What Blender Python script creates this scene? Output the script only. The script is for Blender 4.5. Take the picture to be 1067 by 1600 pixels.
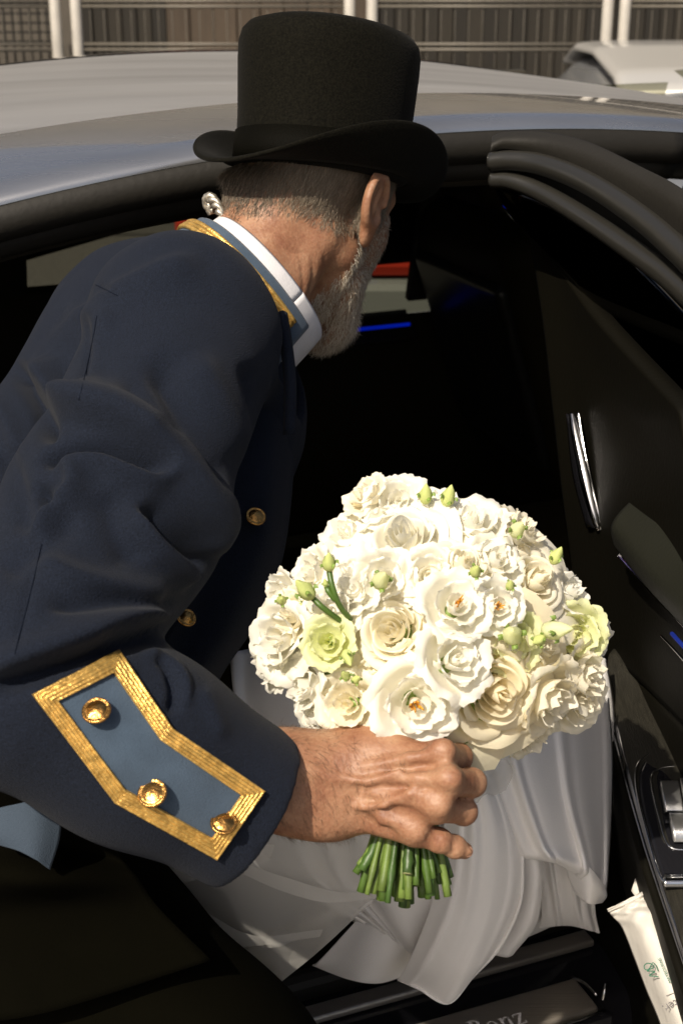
import bpy, bmesh, math, random
import numpy as np
from mathutils import Vector, Matrix
from mathutils.bvhtree import BVHTree

for o in list(bpy.data.objects):
    bpy.data.objects.remove(o)
SC = bpy.context.scene
COL = SC.collection
R_ = math.radians

# ------------------------------------------------------------------ camera
PITCH, CAMH, FOC = R_(22.0), 1.69, 50.0
cd = bpy.data.cameras.new('camera')
cd.sensor_fit = 'VERTICAL'; cd.sensor_height = 36.0; cd.sensor_width = 24.0
cd.lens = FOC; cd.clip_start = 0.05; cd.clip_end = 3000
cd.dof.use_dof = True; cd.dof.focus_distance = 1.36; cd.dof.aperture_fstop = 11.0
cam = bpy.data.objects.new('camera', cd); COL.objects.link(cam)
cam.location = (0, 0, CAMH); cam.rotation_euler = (math.pi/2 - PITCH, 0, 0)
SC.camera = cam

# ------------------------------------------------------------------ sky and sun
SUN_AZ, SUN_EL = -149.0, 47.0      # azimuth from +Y towards +X, elevation
sdir = Vector((math.sin(R_(SUN_AZ))*math.cos(R_(SUN_EL)), math.cos(R_(SUN_AZ))*math.cos(R_(SUN_EL)), math.sin(R_(SUN_EL))))
w = bpy.data.worlds.new('World'); SC.world = w; w.use_nodes = True
nt = w.node_tree; bg = nt.nodes['Background']
sk = nt.nodes.new('ShaderNodeTexSky'); sk.sky_type = 'NISHITA'; sk.sun_disc = False
sk.sun_elevation = R_(SUN_EL); sk.sun_rotation = R_(SUN_AZ); sk.air_density = .8; sk.dust_density = 5.0; sk.ozone_density = .6
nt.links.new(sk.outputs[0], bg.inputs[0]); bg.inputs[1].default_value = 0.095
sl = bpy.data.lights.new('sun', 'SUN'); sl.energy = 5.0; sl.angle = R_(0.6); sl.color = (1.0, 0.9, 0.76)
so = bpy.data.objects.new('sun', sl); COL.objects.link(so)
so.rotation_euler = sdir.to_track_quat('Z', 'Y').to_euler()
SC.view_settings.view_transform = 'Standard'; SC.view_settings.look = 'None'
SC.view_settings.exposure = 0.16; SC.view_settings.gamma = 1.0
SC.render.engine = 'CYCLES'
SC.cycles.max_bounces = 8; SC.cycles.diffuse_bounces = 7; SC.cycles.glossy_bounces = 3; SC.cycles.transmission_bounces = 3; SC.cycles.transparent_max_bounces = 10
SC.cycles.caustics_reflective = False; SC.cycles.caustics_refractive = False
SC.cycles.use_denoising = True

# ------------------------------------------------------------------ helpers
FPX = 1600*FOC/36.0
_c, _s = math.cos(PITCH), math.sin(PITCH)
def W(px, py, t):
    """world point seen at photo pixel (px,py), t metres along the optical axis"""
    x = (px-533.5)/FPX; y = (800-py)/FPX
    return Vector((t*x, t*(_c+y*_s), CAMH+t*(-_s+y*_c)))
def Wn(a):
    a = np.asarray(a, float); x = (a[..., 0]-533.5)/FPX; y = (800-a[..., 1])/FPX; t = a[..., 2]
    return np.stack([t*x, t*(_c+y*_s), CAMH+t*(-_s+y*_c)], -1)
def PIX(p):
    p = np.asarray(p, float); vy = p[..., 1]; vz = p[..., 2]-CAMH
    u = vy*_s+vz*_c; z = vy*_c-vz*_s
    return np.stack([533.5+FPX*p[..., 0]/z, 800-FPX*u/z], -1)

def tag(o, label=None, cat=None, group=None, kind=None):
    if label: o['label'] = label
    if cat: o['category'] = cat
    if group: o['group'] = group
    if kind: o['kind'] = kind
    return o
def empty(name, loc=(0, 0, 0), rz=0.0, parent=None):
    o = bpy.data.objects.new(name, None); COL.objects.link(o); o.empty_display_size = .05
    o.location = loc; o.rotation_euler = (0, 0, rz)
    if parent: setp(o, parent)
    bpy.context.view_layer.update()
    return o
def setp(o, parent, keep=True):
    """parent; geometry given in world space keeps its place"""
    o.parent = parent
    if keep: o.matrix_parent_inverse = world_of(parent).inverted()
def world_of(o):
    m = o.matrix_basis.copy()
    if o.parent: m = world_of(o.parent) @ o.matrix_parent_inverse @ m
    return m
def obj(name, verts, faces, mat, parent=None, smooth=True, local=False):
    me = bpy.data.meshes.new(name)
    verts = np.asarray(verts, dtype=np.float32).reshape(-1, 3)
    if isinstance(faces, np.ndarray):
        nf, k = faces.shape
        me.vertices.add(len(verts)); me.vertices.foreach_set('co', verts.ravel())
        me.loops.add(nf*k); me.loops.foreach_set('vertex_index', faces.astype(np.int32).ravel())
        me.polygons.add(nf); me.polygons.foreach_set('loop_start', np.arange(0, nf*k, k, dtype=np.int32))
        me.update(calc_edges=True); me.validate()
    else:
        me.from_pydata([tuple(map(float, v)) for v in verts], [], [tuple(int(i) for i in f) for f in faces]); me.update()
    if smooth: me.polygons.foreach_set('use_smooth', [True]*len(me.polygons))
    if mat: me.materials.append(mat)
    o = bpy.data.objects.new(name, me); COL.objects.link(o)
    if parent: setp(o, parent, keep=not local)
    return o
def solid(o, th, offset=-1.0, bev=0.0):
    m = o.modifiers.new('solid', 'SOLIDIFY'); m.thickness = th; m.offset = offset
    if bev:
        b = o.modifiers.new('bev', 'BEVEL'); b.width = bev; b.segments = 2; b.limit_method = 'ANGLE'; b.angle_limit = R_(40)
    return o
def bevel(o, wd, seg=2):
    b = o.modifiers.new('bev', 'BEVEL'); b.width = wd; b.segments = seg; b.limit_method = 'ANGLE'; b.angle_limit = R_(35)
    return o
BOXF = [(0, 3, 2, 1), (4, 5, 6, 7), (0, 1, 5, 4), (1, 2, 6, 5), (2, 3, 7, 6), (3, 0, 4, 7)]
def box(name, lo, hi, mat, parent=None, bev=0.0, M=None, smooth=False, local=False):
    (a, b, c), (d, e, f) = lo, hi
    v = [(a, b, c), (d, b, c), (d, e, c), (a, e, c), (a, b, f), (d, b, f), (d, e, f), (a, e, f)]
    if M is not None: v = [M @ Vector(q) for q in v]
    o = obj(name, v, BOXF, mat, parent, smooth, local)
    if bev: bevel(o, bev)
    return o
def grid_faces(nu, nv, wrap_u=False):
    f = []
    for i in range(nu if wrap_u else nu-1):
        for j in range(nv-1):
            a = i*nv+j; b = ((i+1) % nu)*nv+j
            f.append((a, b, b+1, a+1))
    return np.array(f)
def cr(P, n):
    """Catmull-Rom resample of points (k,d) to n points"""
    P = np.asarray(P, float); k = len(P)
    if k == 2:
        s = np.linspace(0, 1, n)[:, None]; return P[0]*(1-s)+P[1]*s
    Q = np.vstack([2*P[0]-P[1], P, 2*P[-1]-P[-2]])
    u = np.linspace(0, k-1-1e-9, n); i = u.astype(int); s = (u-i)[:, None]
    a, b, c, d = Q[i], Q[i+1], Q[i+2], Q[i+3]
    return .5*(2*b+(c-a)*s+(2*a-5*b+4*c-d)*s**2+(3*b-a-3*c+d)*s**3)
def patch_pts(ctrl, nu, nv):
    C = np.asarray(ctrl, float)
    A = np.stack([cr(C[i], nv) for i in range(C.shape[0])])          # (m,nv,3)
    return np.stack([cr(A[:, j], nu) for j in range(nv)], 1)          # (nu,nv,3)
def patch(name, ctrl, mat, parent=None, nu=40, nv=40, th=0.0, px=True, fn=None, offset=0.0):
    G = patch_pts(ctrl, nu, nv)
    if fn is not None: G = fn(G)
    if px: G = Wn(G)
    o = obj(name, G.reshape(-1, 3), grid_faces(nu, nv), mat, parent)
    if th: solid(o, th, offset)
    return o
def tube_geo(path, rad, seg=8, cap=True, flat=None):
    P = np.asarray(path, float); n = len(P)
    r = np.full(n, rad, float) if np.isscalar(rad) else np.asarray(rad, float)
    T = np.gradient(P, axis=0); T /= np.linalg.norm(T, axis=1)[:, None]+1e-12
    ref = np.array([0, 0, 1.0]) if abs(T[0, 2]) < .9 else np.array([1.0, 0, 0])
    N = np.zeros_like(P); v = ref-T[0]*ref.dot(T[0]); N[0] = v/np.linalg.norm(v)
    for i in range(1, n):
        v = N[i-1]-T[i]*N[i-1].dot(T[i]); N[i] = v/(np.linalg.norm(v)+1e-12)
    B = np.cross(T, N)
    a = np.linspace(0, 2*np.pi, seg, endpoint=False)
    V = P[:, None]+r[:, None, None]*(np.cos(a)[None, :, None]*N[:, None]+np.sin(a)[None, :, None]*B[:, None])
    V = V.reshape(-1, 3); F = []
    for i in range(n-1):
        for j in range(seg):
            k = (j+1) % seg
            F.append((i*seg+j, i*seg+k, (i+1)*seg+k, (i+1)*seg+j))
    if cap:
        F.append(tuple(range(seg-1, -1, -1))); F.append(tuple((n-1)*seg+j for j in range(seg)))
    return V, F
def tube(name, path, rad, mat, parent=None, seg=8, cap=True):
    V, F = tube_geo(path, rad, seg, cap); return obj(name, V, F, mat, parent)
def lathe(name, prof, mat, parent=None, seg=32, M=None, fn=None):
    """prof list of (r,z); closed at the axis when r is 0"""
    V = []; n = len(prof)
    for j in range(seg):
        a = 2*math.pi*j/seg
        for r, z in prof:
            p = Vector((r*math.cos(a), r*math.sin(a), z))
            if fn: p = fn(p, a)
            V.append(M @ p if M is not None else p)
    F = []
    for j in range(seg):
        k = (j+1) % seg
        for i in range(n-1):
            F.append((j*n+i, k*n+i, k*n+i+1, j*n+i+1))
    o = obj(name, V, F, mat, parent)
    bm = bmesh.new(); bm.from_mesh(o.data); bmesh.ops.remove_doubles(bm, verts=bm.verts, dist=1e-6)
    bmesh.ops.recalc_face_normals(bm, faces=bm.faces); bm.to_mesh(o.data); bm.free()
    return o
def frame(z, xhint=(1, 0, 0), loc=(0, 0, 0)):
    z = Vector(z).normalized(); x = Vector(xhint); x = (x-z*x.dot(z)).normalized(); y = z.cross(x)
    M = Matrix((x, y, z)).transposed().to_4x4(); M.translation = Vector(loc); return M

# ------------------------------------------------------------------ implicit surfaces
def sub_len(v): return np.sqrt((v*v).sum(-1))
def rcone(p, a, b, r1, r2):
    a = np.asarray(a, np.float32); b = np.asarray(b, np.float32); ba = b-a
    h = np.clip(((p-a)@ba)/ba.dot(ba), 0, 1).astype(np.float32)
    return sub_len(p-a-h[:, None]*ba)-(r1+(r2-r1)*h)
def ellip(p, c, rad, Rm=None):
    q = p-np.asarray(c, np.float32)
    if Rm is not None: q = q@np.asarray(Rm, np.float32)
    rad = np.asarray(rad, np.float32); k0 = sub_len(q/rad); k1 = sub_len(q/(rad*rad))+1e-9
    return k0*(k0-1)/k1
def smin(a, b, k):
    h = np.clip(.5+.5*(b-a)/k, 0, 1); return b*(1-h)+a*h-k*h*(1-h)
def smax(a, b, k): return -smin(-a, -b, k)
def surfnet(fn, lo, hi, h, B=8):
    lo = np.asarray(lo, float); n = np.ceil((np.asarray(hi)-lo)/h/B).astype(int)*B
    nb = n//B
    g = [lo[k]+(np.arange(nb[k])+.5)*B*h for k in range(3)]
    C = np.stack(np.meshgrid(*g, indexing='ij'), -1).reshape(-1, 3).astype(np.float32)
    d = fn(C); act = np.abs(d) < B*h*1.25
    F = np.repeat(np.repeat(np.repeat(d.reshape(nb).astype(np.float32), B, 0), B, 1), B, 2)
    off = np.stack(np.meshgrid(*[np.arange(B)]*3, indexing='ij'), -1).reshape(-1, 3)
    ids = np.argwhere(act.reshape(nb))
    for s in range(0, len(ids), 1500):
        I = (ids[s:s+1500, None]*B+off[None]).reshape(-1, 3)
        F[I[:, 0], I[:, 1], I[:, 2]] = fn((lo+(I+.0)*h).astype(np.float32))
    S = F < 0
    m = S[:-1, :-1, :-1].astype(np.int8)
    for dx in (0, 1):
        for dy in (0, 1):
            for dz in (0, 1):
                if dx+dy+dz: m = m+S[dx:dx+n[0]-1, dy:dy+n[1]-1, dz:dz+n[2]-1]
    A = np.argwhere((m > 0) & (m < 8)); del m
    idx = np.full(n-1, -1, np.int32); idx[A[:, 0], A[:, 1], A[:, 2]] = np.arange(len(A))
    cor = np.array([(0, 0, 0), (1, 0, 0), (0, 1, 0), (1, 1, 0), (0, 0, 1), (1, 0, 1), (0, 1, 1), (1, 1, 1)])
    val = np.stack([F[A[:, 0]+c[0], A[:, 1]+c[1], A[:, 2]+c[2]] for c in cor], 1)
    acc = np.zeros((len(A), 3)); cnt = np.zeros(len(A))
    for a, b in ((0, 1), (2, 3), (4, 5), (6, 7), (0, 2), (1, 3), (4, 6), (5, 7), (0, 4), (1, 5), (2, 6), (3, 7)):
        x = (val[:, a] < 0) != (val[:, b] < 0)
        t = np.where(x, val[:, a]/np.where(x, val[:, a]-val[:, b], 1), 0)
        acc += np.where(x[:, None], cor[a]+t[:, None]*(cor[b]-cor[a]), 0); cnt += x
    V = lo+(A+acc/cnt[:, None])*h
    Q = []
    for ax in range(3):
        u, v = [(1, 2), (2, 0), (0, 1)][ax]
        sl0 = [slice(1, None)]*3; sl0[ax] = slice(0, -1); sl1 = [slice(1, None)]*3; sl1[ax] = slice(1, None)
        E = S[tuple(sl0)] != S[tuple(sl1)]
        I = np.argwhere(E); off0 = np.array([1, 1, 1]); off0[ax] = 0; I = I+off0
        ins = S[I[:, 0], I[:, 1], I[:, 2]]
        eu = np.zeros(3, int); eu[u] = 1; ev = np.zeros(3, int); ev[v] = 1
        ok = np.all(I < n-1, axis=1); I = I[ok]; ins = ins[ok]
        c0, c1, c2, c3 = I-eu-ev, I-ev, I, I-eu
        q = np.stack([idx[tuple(c.T)] for c in (c0, c1, c2, c3)], 1)
        q[~ins] = q[~ins][:, ::-1]; Q.append(q)
    return V, np.concatenate(Q)
def vnormals(V, Q):
    n = np.cross(V[Q[:, 2]]-V[Q[:, 0]], V[Q[:, 3]]-V[Q[:, 1]]); N = np.zeros_like(V)
    for k in range(4):
        for a in range(3): N[:, a] += np.bincount(Q[:, k], n[:, a], len(V))
    return N/(np.linalg.norm(N, axis=1)[:, None]+1e-12)
def relax(V, Q, it=2, lam=.5):
    for _ in range(it):
        S = np.zeros_like(V); c = np.bincount(Q.ravel(), minlength=len(V))*2.0
        for k in range(4):
            for nb in (1, 3):
                for a in range(3): S[:, a] += np.bincount(Q[:, k], V[Q[:, (k+nb) % 4], a], len(V))
        V = V+lam*(S/c[:, None]-V)
    return V

# ------------------------------------------------------------------ materials
def mat(name, col, rough=.6, metal=0.0, var=0.0, vscale=8.0, bump=0.0, bscale=60.0, spec=.5, sheen=0.0, coat=0.0,
        sss=0.0, sssr=(1, .3, .15), trans=0.0, emit=None, estr=0.0, alpha=1.0, rvar=0.0, stretch=None, col2=None, detail=4, wave=None):
    m = bpy.data.materials.new(name); m.use_nodes = True; n = m.node_tree.nodes; L = m.node_tree.links
    b = n['Principled BSDF']; I = b.inputs
    I['Base Color'].default_value = (*col, 1); I['Roughness'].default_value = rough; I['Metallic'].default_value = metal
    I['Specular IOR Level'].default_value = spec
    if sheen: I['Sheen Weight'].default_value = sheen; I['Sheen Roughness'].default_value = .5
    if coat: I['Coat Weight'].default_value = coat; I['Coat Roughness'].default_value = .04
    if sss: I['Subsurface Weight'].default_value = sss; I['Subsurface Radius'].default_value = sssr; I['Subsurface Scale'].default_value = .006
    if trans: I['Transmission Weight'].default_value = trans
    if emit: I['Emission Color'].default_value = (*emit, 1); I['Emission Strength'].default_value = estr
    I['Alpha'].default_value = alpha
    tc = n.new('ShaderNodeTexCoord'); vec = tc.outputs['Object']
    if stretch:
        mp = n.new('ShaderNodeMapping'); mp.inputs['Scale'].default_value = stretch; L.new(vec, mp.inputs[0]); vec = mp.outputs[0]
    if var or col2:
        t = n.new('ShaderNodeTexNoise'); t.inputs['Scale'].default_value = vscale; t.inputs['Detail'].default_value = detail
        L.new(vec, t.inputs['Vector'])
        r = n.new('ShaderNodeValToRGB'); e = r.color_ramp.elements
        e[0].position = .3; e[1].position = .7
        lo = col if col2 else tuple(max(0, c*(1-var)) for c in col); hi = col2 if col2 else tuple(min(1, c*(1+var)) for c in col)
        e[0].color = (*lo, 1); e[1].color = (*hi, 1)
        L.new(t.outputs[0], r.inputs[0]); L.new(r.outputs[0], I['Base Color'])
    if rvar:
        t2 = n.new('ShaderNodeTexNoise'); t2.inputs['Scale'].default_value = vscale*2.3; t2.inputs['Detail'].default_value = 6; L.new(vec, t2.inputs['Vector'])
        mr = n.new('ShaderNodeMapRange'); mr.inputs['To Min'].default_value = max(0, rough-rvar); mr.inputs['To Max'].default_value = min(1, rough+rvar)
        L.new(t2.outputs[0], mr.inputs[0]); L.new(mr.outputs[0], I['Roughness'])
    if bump:
        if wave:
            t3 = n.new('ShaderNodeTexWave'); t3.inputs['Scale'].default_value = bscale; t3.inputs['Distortion'].default_value = wave; out = t3.outputs['Fac']
        else:
            t3 = n.new('ShaderNodeTexNoise'); t3.inputs['Scale'].default_value = bscale; t3.inputs['Detail'].default_value = 5; out = t3.outputs[0]
        L.new(vec, t3.inputs['Vector'])
        bp = n.new('ShaderNodeBump'); bp.inputs['Strength'].default_value = min(1, bump); bp.inputs['Distance'].default_value = .002
        L.new(out, bp.inputs['Height']); L.new(bp.outputs[0], I['Normal'])
    return m
def translucent(m, col, fac):
    """mix thin-sheet translucency into a Principled material (petals, tulle)"""
    n = m.node_tree.nodes; L = m.node_tree.links; b = n['Principled BSDF']; out = n['Material Output']
    t = n.new('ShaderNodeBsdfTranslucent'); t.inputs[0].default_value = (*col, 1)
    x = n.new('ShaderNodeMixShader'); x.inputs[0].default_value = fac
    L.new(b.outputs[0], x.inputs[1]); L.new(t.outputs[0], x.inputs[2]); L.new(x.outputs[0], out.inputs[0]); return m
def see_through(m, fac):
    n = m.node_tree.nodes; L = m.node_tree.links; out = n['Material Output']; src = out.inputs[0].links[0].from_socket
    t = n.new('ShaderNodeBsdfTransparent'); x = n.new('ShaderNodeMixShader'); x.inputs[0].default_value = fac
    L.new(src, x.inputs[1]); L.new(t.outputs[0], x.inputs[2]); L.new(x.outputs[0], out.inputs[0]); return m
rng = np.random.default_rng(11); random.seed(5)
# ================================================================== PERSON
skin = mat('skin', (.46, .225, .115), rough=.5, sss=.12, var=.0, bump=.35, bscale=260, spec=.4)
def skin_nodes(m):
    n = m.node_tree.nodes; L = m.node_tree.links; b = n['Principled BSDF']
    tc = n.new('ShaderNodeTexCoord')
    a = n.new('ShaderNodeTexNoise'); a.inputs['Scale'].default_value = 38; a.inputs['Detail'].default_value = 5
    c = n.new('ShaderNodeTexNoise'); c.inputs['Scale'].default_value = 420; c.inputs['Detail'].default_value = 3
    L.new(tc.outputs['Object'], a.inputs['Vector']); L.new(tc.outputs['Object'], c.inputs['Vector'])
    mx = n.new('ShaderNodeMath'); mx.operation = 'MULTIPLY_ADD'; mx.inputs[1].default_value = .35; L.new(c.outputs[0], mx.inputs[0]); L.new(a.outputs[0], mx.inputs[2])
    r = n.new('ShaderNodeValToRGB'); e = r.color_ramp.elements
    e[0].position = .45; e[0].color = (.195, .080, .042, 1); e[1].position = .9; e[1].color = (.36, .205, .120, 1)
    k = e.new(.66); k.color = (.275, .136, .075, 1)
    L.new(mx.outputs[0], r.inputs[0]); L.new(r.outputs[0], b.inputs['Base Color'])
skin_nodes(skin)
navy = mat('navy_wool', (.0062, .0090, .0168), rough=.9, var=.38, vscale=750, detail=2, bump=.5, bscale=700, spec=.15, sheen=.03)
black_wool = mat('black_wool', (.0022, .0020, .0010), rough=.95, var=.2, vscale=9, bump=.3, bscale=800, spec=.02, sheen=.0)
blue_felt = mat('blue_felt', (.046, .070, .102), rough=.9, var=.18, vscale=30, bump=.4, bscale=900, spec=.2, sheen=.2)
gold_braid = mat('gold_braid', (.74, .46, .125), rough=.36, metal=.72, var=.34, vscale=130, bump=.55, bscale=480, stretch=(1, 1, 1))
brass = mat('brass', (.46, .245, .07), rough=.26, metal=1.0, var=.35, vscale=140, bump=.4, bscale=300)
white_cotton = mat('white_cotton', (.62, .61, .62), rough=.8, var=.05, vscale=60, bump=.25, bscale=700)
hat_felt = mat('hat_felt', (.0046, .0042, .0026), rough=.8, var=.5, vscale=420, detail=4, bump=.3, bscale=420, spec=.05, sheen=.02, rvar=.15)
hat_band = mat('hat_ribbon', (.0026, .0024, .0015), rough=.6, bump=.4, bscale=700, spec=.03)
silver_cord = mat('silver_cord', (.5, .46, .38), rough=.35, metal=.8, var=.3, vscale=200)

man = empty('person', W(60, 1560, 1.25).xy.to_3d())
tag(man, 'bearded person in black top hat and navy coat with gold-trimmed cuff, leaning into the car', 'person')

# --- head frame
th_, ph_ = R_(40), R_(29)
hf0 = Vector((math.sin(th_), math.cos(th_), 0)); hr = Vector((math.cos(th_), -math.sin(th_), 0)); up0 = Vector((0, 0, 1))
hf = hf0*math.cos(ph_)-up0*math.sin(ph_); hu = up0*math.cos(ph_)+hf0*math.sin(ph_)
HC = W(487, 312, 1.53)
HR = np.array([hr, hf, hu])                      # rows: local axes
HCn = np.array(HC)
def hl(x, y, z): return np.array(HC+hr*x+hf*y+hu*z)
HB = np.array([hr, hf, hu]).T                    # columns for rotating into local
def rotm(ax, ang): return np.array(Matrix.Rotation(ang, 3, ax))
NB = np.array(W(388, 466, 1.475)); NAX = np.array(Vector((.72, .40, .57)).normalized())

HZ = Vector((.075, .27, .96)).normalized()
HM = frame(HZ, hf0, W(503, 270, 1.515))            # hat: x towards the face
A_, B_ = .1035, .0885
def head_sdf(q):
    """q in head-local metres: x right, y forward, z up"""
    s = ellip(q, (0, -.012, .045), (.079, .100, .086))
    s = smin(s, ellip(q, (0, -.052, .0), (.060, .050, .060)), .035)        # occiput
    s = smin(s, ellip(q, (0, .036, -.03), (.063, .066, .088)), .03)        # face
    for sg in (-1, 1):
        s = smin(s, rcone(q, (sg*.056, .004, -.052), (sg*.024, .076, -.106), .022, .020), .022)   # jaw
        s = smin(s, ellip(q, (sg*.042, .058, -.014), (.018, .020, .018)), .02)                      # cheek
        s = smin(s, rcone(q, (sg*.014, .094, .030), (sg*.042, .072, .032), .007, .007), .012)      # brow
        s = smax(s, -ellip(q, (sg*.031, .106, .010), (.016, .016, .011)), .010)                     # socket
        s = smin(s, ellip(q, (sg*.031, .083, .010), (.013, .013, .012)), .003)                      # eyeball
    s = smin(s, ellip(q, (0, .084, -.112), (.026, .022, .020)), .02)       # chin
    s = smin(s, rcone(q, (0, .098, .018), (0, .121, -.022), .008, .012), .010)   # nose
    for sg in (-1, 1): s = smin(s, ellip(q, (sg*.013, .106, -.027), (.009, .011, .008)), .006)
    s = smin(s, ellip(q, (0, .094, -.060), (.023, .011, .005)), .006)      # lips
    s = smin(s, ellip(q, (0, .093, -.069), (.020, .011, .006)), .006)
    s = smax(s, -ellip(q, (0, .105, -.0645), (.020, .008, .0014)), .003)
    # beard mass
    bd = smin(rcone(q, (0, .078, -.118), (.05, .026, -.072), .024, .013), rcone(q, (0, .078, -.118), (-.05, .026, -.072), .024, .013), .02)
    s = smin(s, bd, .02)
    # ears: shell tilted back, flared from the head
    for sg in (-1, 1):
        Re = rotm('Z', sg*.26) @ rotm('X', .12)
        e = (q-np.array((sg*.089, -.006, -.002), np.float32))@Re.astype(np.float32)/np.float32(1.1)
        if True:
            shell = smin(ellip(e, (0, -.004, .008), (.0065, .019, .026)), ellip(e, (0, .003, -.024), (.0055, .0105, .013)), .012)
            rim = np.sqrt((np.sqrt((e[:, 1]+.004)**2/.62+(e[:, 2]-.008)**2)-.0245)**2+(e[:, 0]-sg*.003)**2)-.0042
            rim = np.where((e[:, 1] > .012) & (e[:, 2] < .004), rim+.01, rim)
            shell = smin(shell, rim, .004)
            shell = smax(shell, -ellip(e, (sg*.008, .0, .006), (.0085, .0125, .018)), .004)
            shell = smin(shell, rcone(e, (sg*.002, -.004, -.004), (sg*.003, -.002, .018), .003, .0035), .004)
            s = smin(s, shell, .009)
            s = smin(s, ellip(q, (sg*.077, .0, -.006), (.012, .010, .02)), .008)
    return s

WR = np.array(W(486, 1226, 1.135)); EL = np.array(W(25, 1085, 1.045)); SH = np.array(W(298, 522, 1.37))
CHEST = np.array(W(255, 655, 1.55)); HIP = np.array(W(-175, 1150, 1.42))
def w(*a): return np.array(W(*a))
MCP = [w(690, 1180, 1.108), w(700, 1222, 1.093), w(682, 1263, 1.097), w(648, 1300, 1.112)]
FING = [
    [MCP[0], w(716, 1183, 1.150), w(706, 1188, 1.190), w(664, 1190, 1.203)],
    [MCP[1], w(737, 1223, 1.128), w(729, 1226, 1.180), w(676, 1226, 1.205)],
    [MCP[2], w(724, 1268, 1.125), w(720, 1268, 1.176), w(672, 1262, 1.203)],
    [MCP[3], w(686, 1313, 1.112), w(710, 1323, 1.120), w(725, 1329, 1.126)],
]
FR = [(.0118, .0104, .0095, .0080), (.0118, .0106, .0097, .0082), (.0110, .0100, .0091, .0078), (.0098, .0088, .0082, .0070)]
def hand_sdf(p):
    d = None
    c0 = w(530, 1226, 1.132)
    # palm slab: metacarpals
    for i, m in enumerate(MCP):
        st = w(528, 1196+i*20, 1.136)
        r = rcone(p, st, m, .0160, .0112)
        d = r if d is None else smin(d, r, .0095)
    # palm side fill
    d = smin(d, ellip(p, w(610, 1226, 1.131), (.043, .016, .034)), .014)
    d = smin(d, ellip(p, w(585, 1180, 1.138), (.034, .022, .026)), .016)      # thenar
    # wrist
    d = smin(d, rcone(p, w(515, 1205, 1.138), w(470, 1199, 1.131), .026, .026), .02)
    d = smin(d, rcone(p, w(515, 1258, 1.138), w(470, 1253, 1.131), .0235, .0235), .02)
    d = smin(d, ellip(p, w(500, 1283, 1.122), (.014, .012, .011)), .012)      # ulna head
    # tendons and veins
    for i, m in enumerate(MCP):
        mm = np.array(m); k = w(*( (696, 1176, 1.092), (706, 1220, 1.078), (688, 1262, 1.083), (652, 1301, 1.099) )[i])
        d = smin(d, ellip(p, k+np.array((-.002, .004, 0)), (.0105, .0085, .0095)), .010)              # knuckle
        mid = w((640, 652, 630, 600)[i], (1184, 1216, 1248, 1276)[i], (1.099, 1.089, 1.094, 1.104)[i])
        st = w(565, 1200+i*18, 1.1085)
        d = smin(d, rcone(p, mid, k, .0034, .0045), .006); d = smin(d, rcone(p, st, mid, .0028, .0034), .006)
    for V in ([(560, 1262, 1.106), (600, 1258, 1.097), (640, 1240, 1.0885), (668, 1243, 1.0845)], [(640, 1240, 1.0885), (668, 1212, 1.089)],
              [(520, 1215, 1.108), (575, 1222, 1.101), (625, 1205, 1.0935)], [(470, 1200, 1.102), (520, 1215, 1.1065)], [(595, 1283, 1.105), (630, 1283, 1.0995)]):
        for a, b in zip(V[:-1], V[1:]): d = smin(d, rcone(p, w(*a), w(*b), .0022, .0022), .0045)
    # fingers
    allf = None
    for k, f in enumerate(FING):
        g = None
        for j in range(3):
            r = rcone(p, f[j], f[j+1], FR[k][j], FR[k][j+1]); g = r if g is None else smin(g, r, .004)
        for j in (1, 2):
            g = smin(g, ellip(p, f[j], (FR[k][j]*1.1,)*3), .003)
        if k == 3:                                                          # nail on the outstretched finger
            g = smin(g, ellip(p, f[3]+np.array((.001, -.006, .003)), (.0055, .0025, .004)), .0015)
            for c in ((.45, .0), (.52, .0), (.48, .0)):
                pass
        allf = g if allf is None else np.minimum(allf, g)
    d = smin(d, allf, .0055)
    # thumb round the far side of the stems
    T = [w(556, 1172, 1.148), w(590, 1150, 1.170), w(632, 1158, 1.208), w(680, 1178, 1.222)]
    g = None
    for j in range(3):
        r = rcone(p, T[j], T[j+1], (.019, .014, .0115)[j], (.014, .0115, .0095)[j]); g = r if g is None else smin(g, r, .006)
    return smin(d, g, .010)

HANDC = w(600, 1222, 1.14)
def body_sdf(p):
    dh = sub_len(p-HCn.astype(np.float32)); m = dh < .24
    s = dh-.17
    if m.any(): s[m] = head_sdf((p[m]-HCn.astype(np.float32))@HB.astype(np.float32))
    nk = rcone(p, hl(0, -.032, -.035), NB-NAX*.03, .058, .066)
    nk = smin(nk, rcone(p, hl(.056, -.030, -.045), NB-NAX*.03+np.array((.022, -.028, -.034)), .017, .018), .02)
    nk = smin(nk, rcone(p, hl(0, .020, -.085), NB-NAX*.04, .030, .022), .03)
    s = smin(s, nk, .022)
    t = smin(rcone(p, CHEST, HIP, .112, .13), rcone(p, NB-NAX*.05, CHEST, .065, .108), .08)
    t = smin(t, rcone(p, SH, EL, .045, .028), .05)
    t = smin(t, rcone(p, NB-NAX*.05, SH, .055, .055), .05)
    s = smin(s, t, .02)
    fa = smin(rcone(p, w(515, 1205, 1.138), w(330, 1178, 1.112), .026, .030), rcone(p, w(515, 1258, 1.138), w(330, 1235, 1.112), .0235, .030), .02)
    s = np.minimum(s, smin(fa, rcone(p, w(350, 1205, 1.115), EL, .034, .028), .02))
    dd = sub_len(p-HANDC.astype(np.float32)); m = dd < .17
    h_ = dd-.12
    if m.any(): h_[m] = hand_sdf(p[m])
    return np.where(m, smin(s, h_, .018), np.minimum(s, h_))
V, Q = surfnet(body_sdf, (-.50, .78, .80), (.16, 1.80, 1.60), .0023)
V = relax(V, Q, 1, .5)
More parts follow.
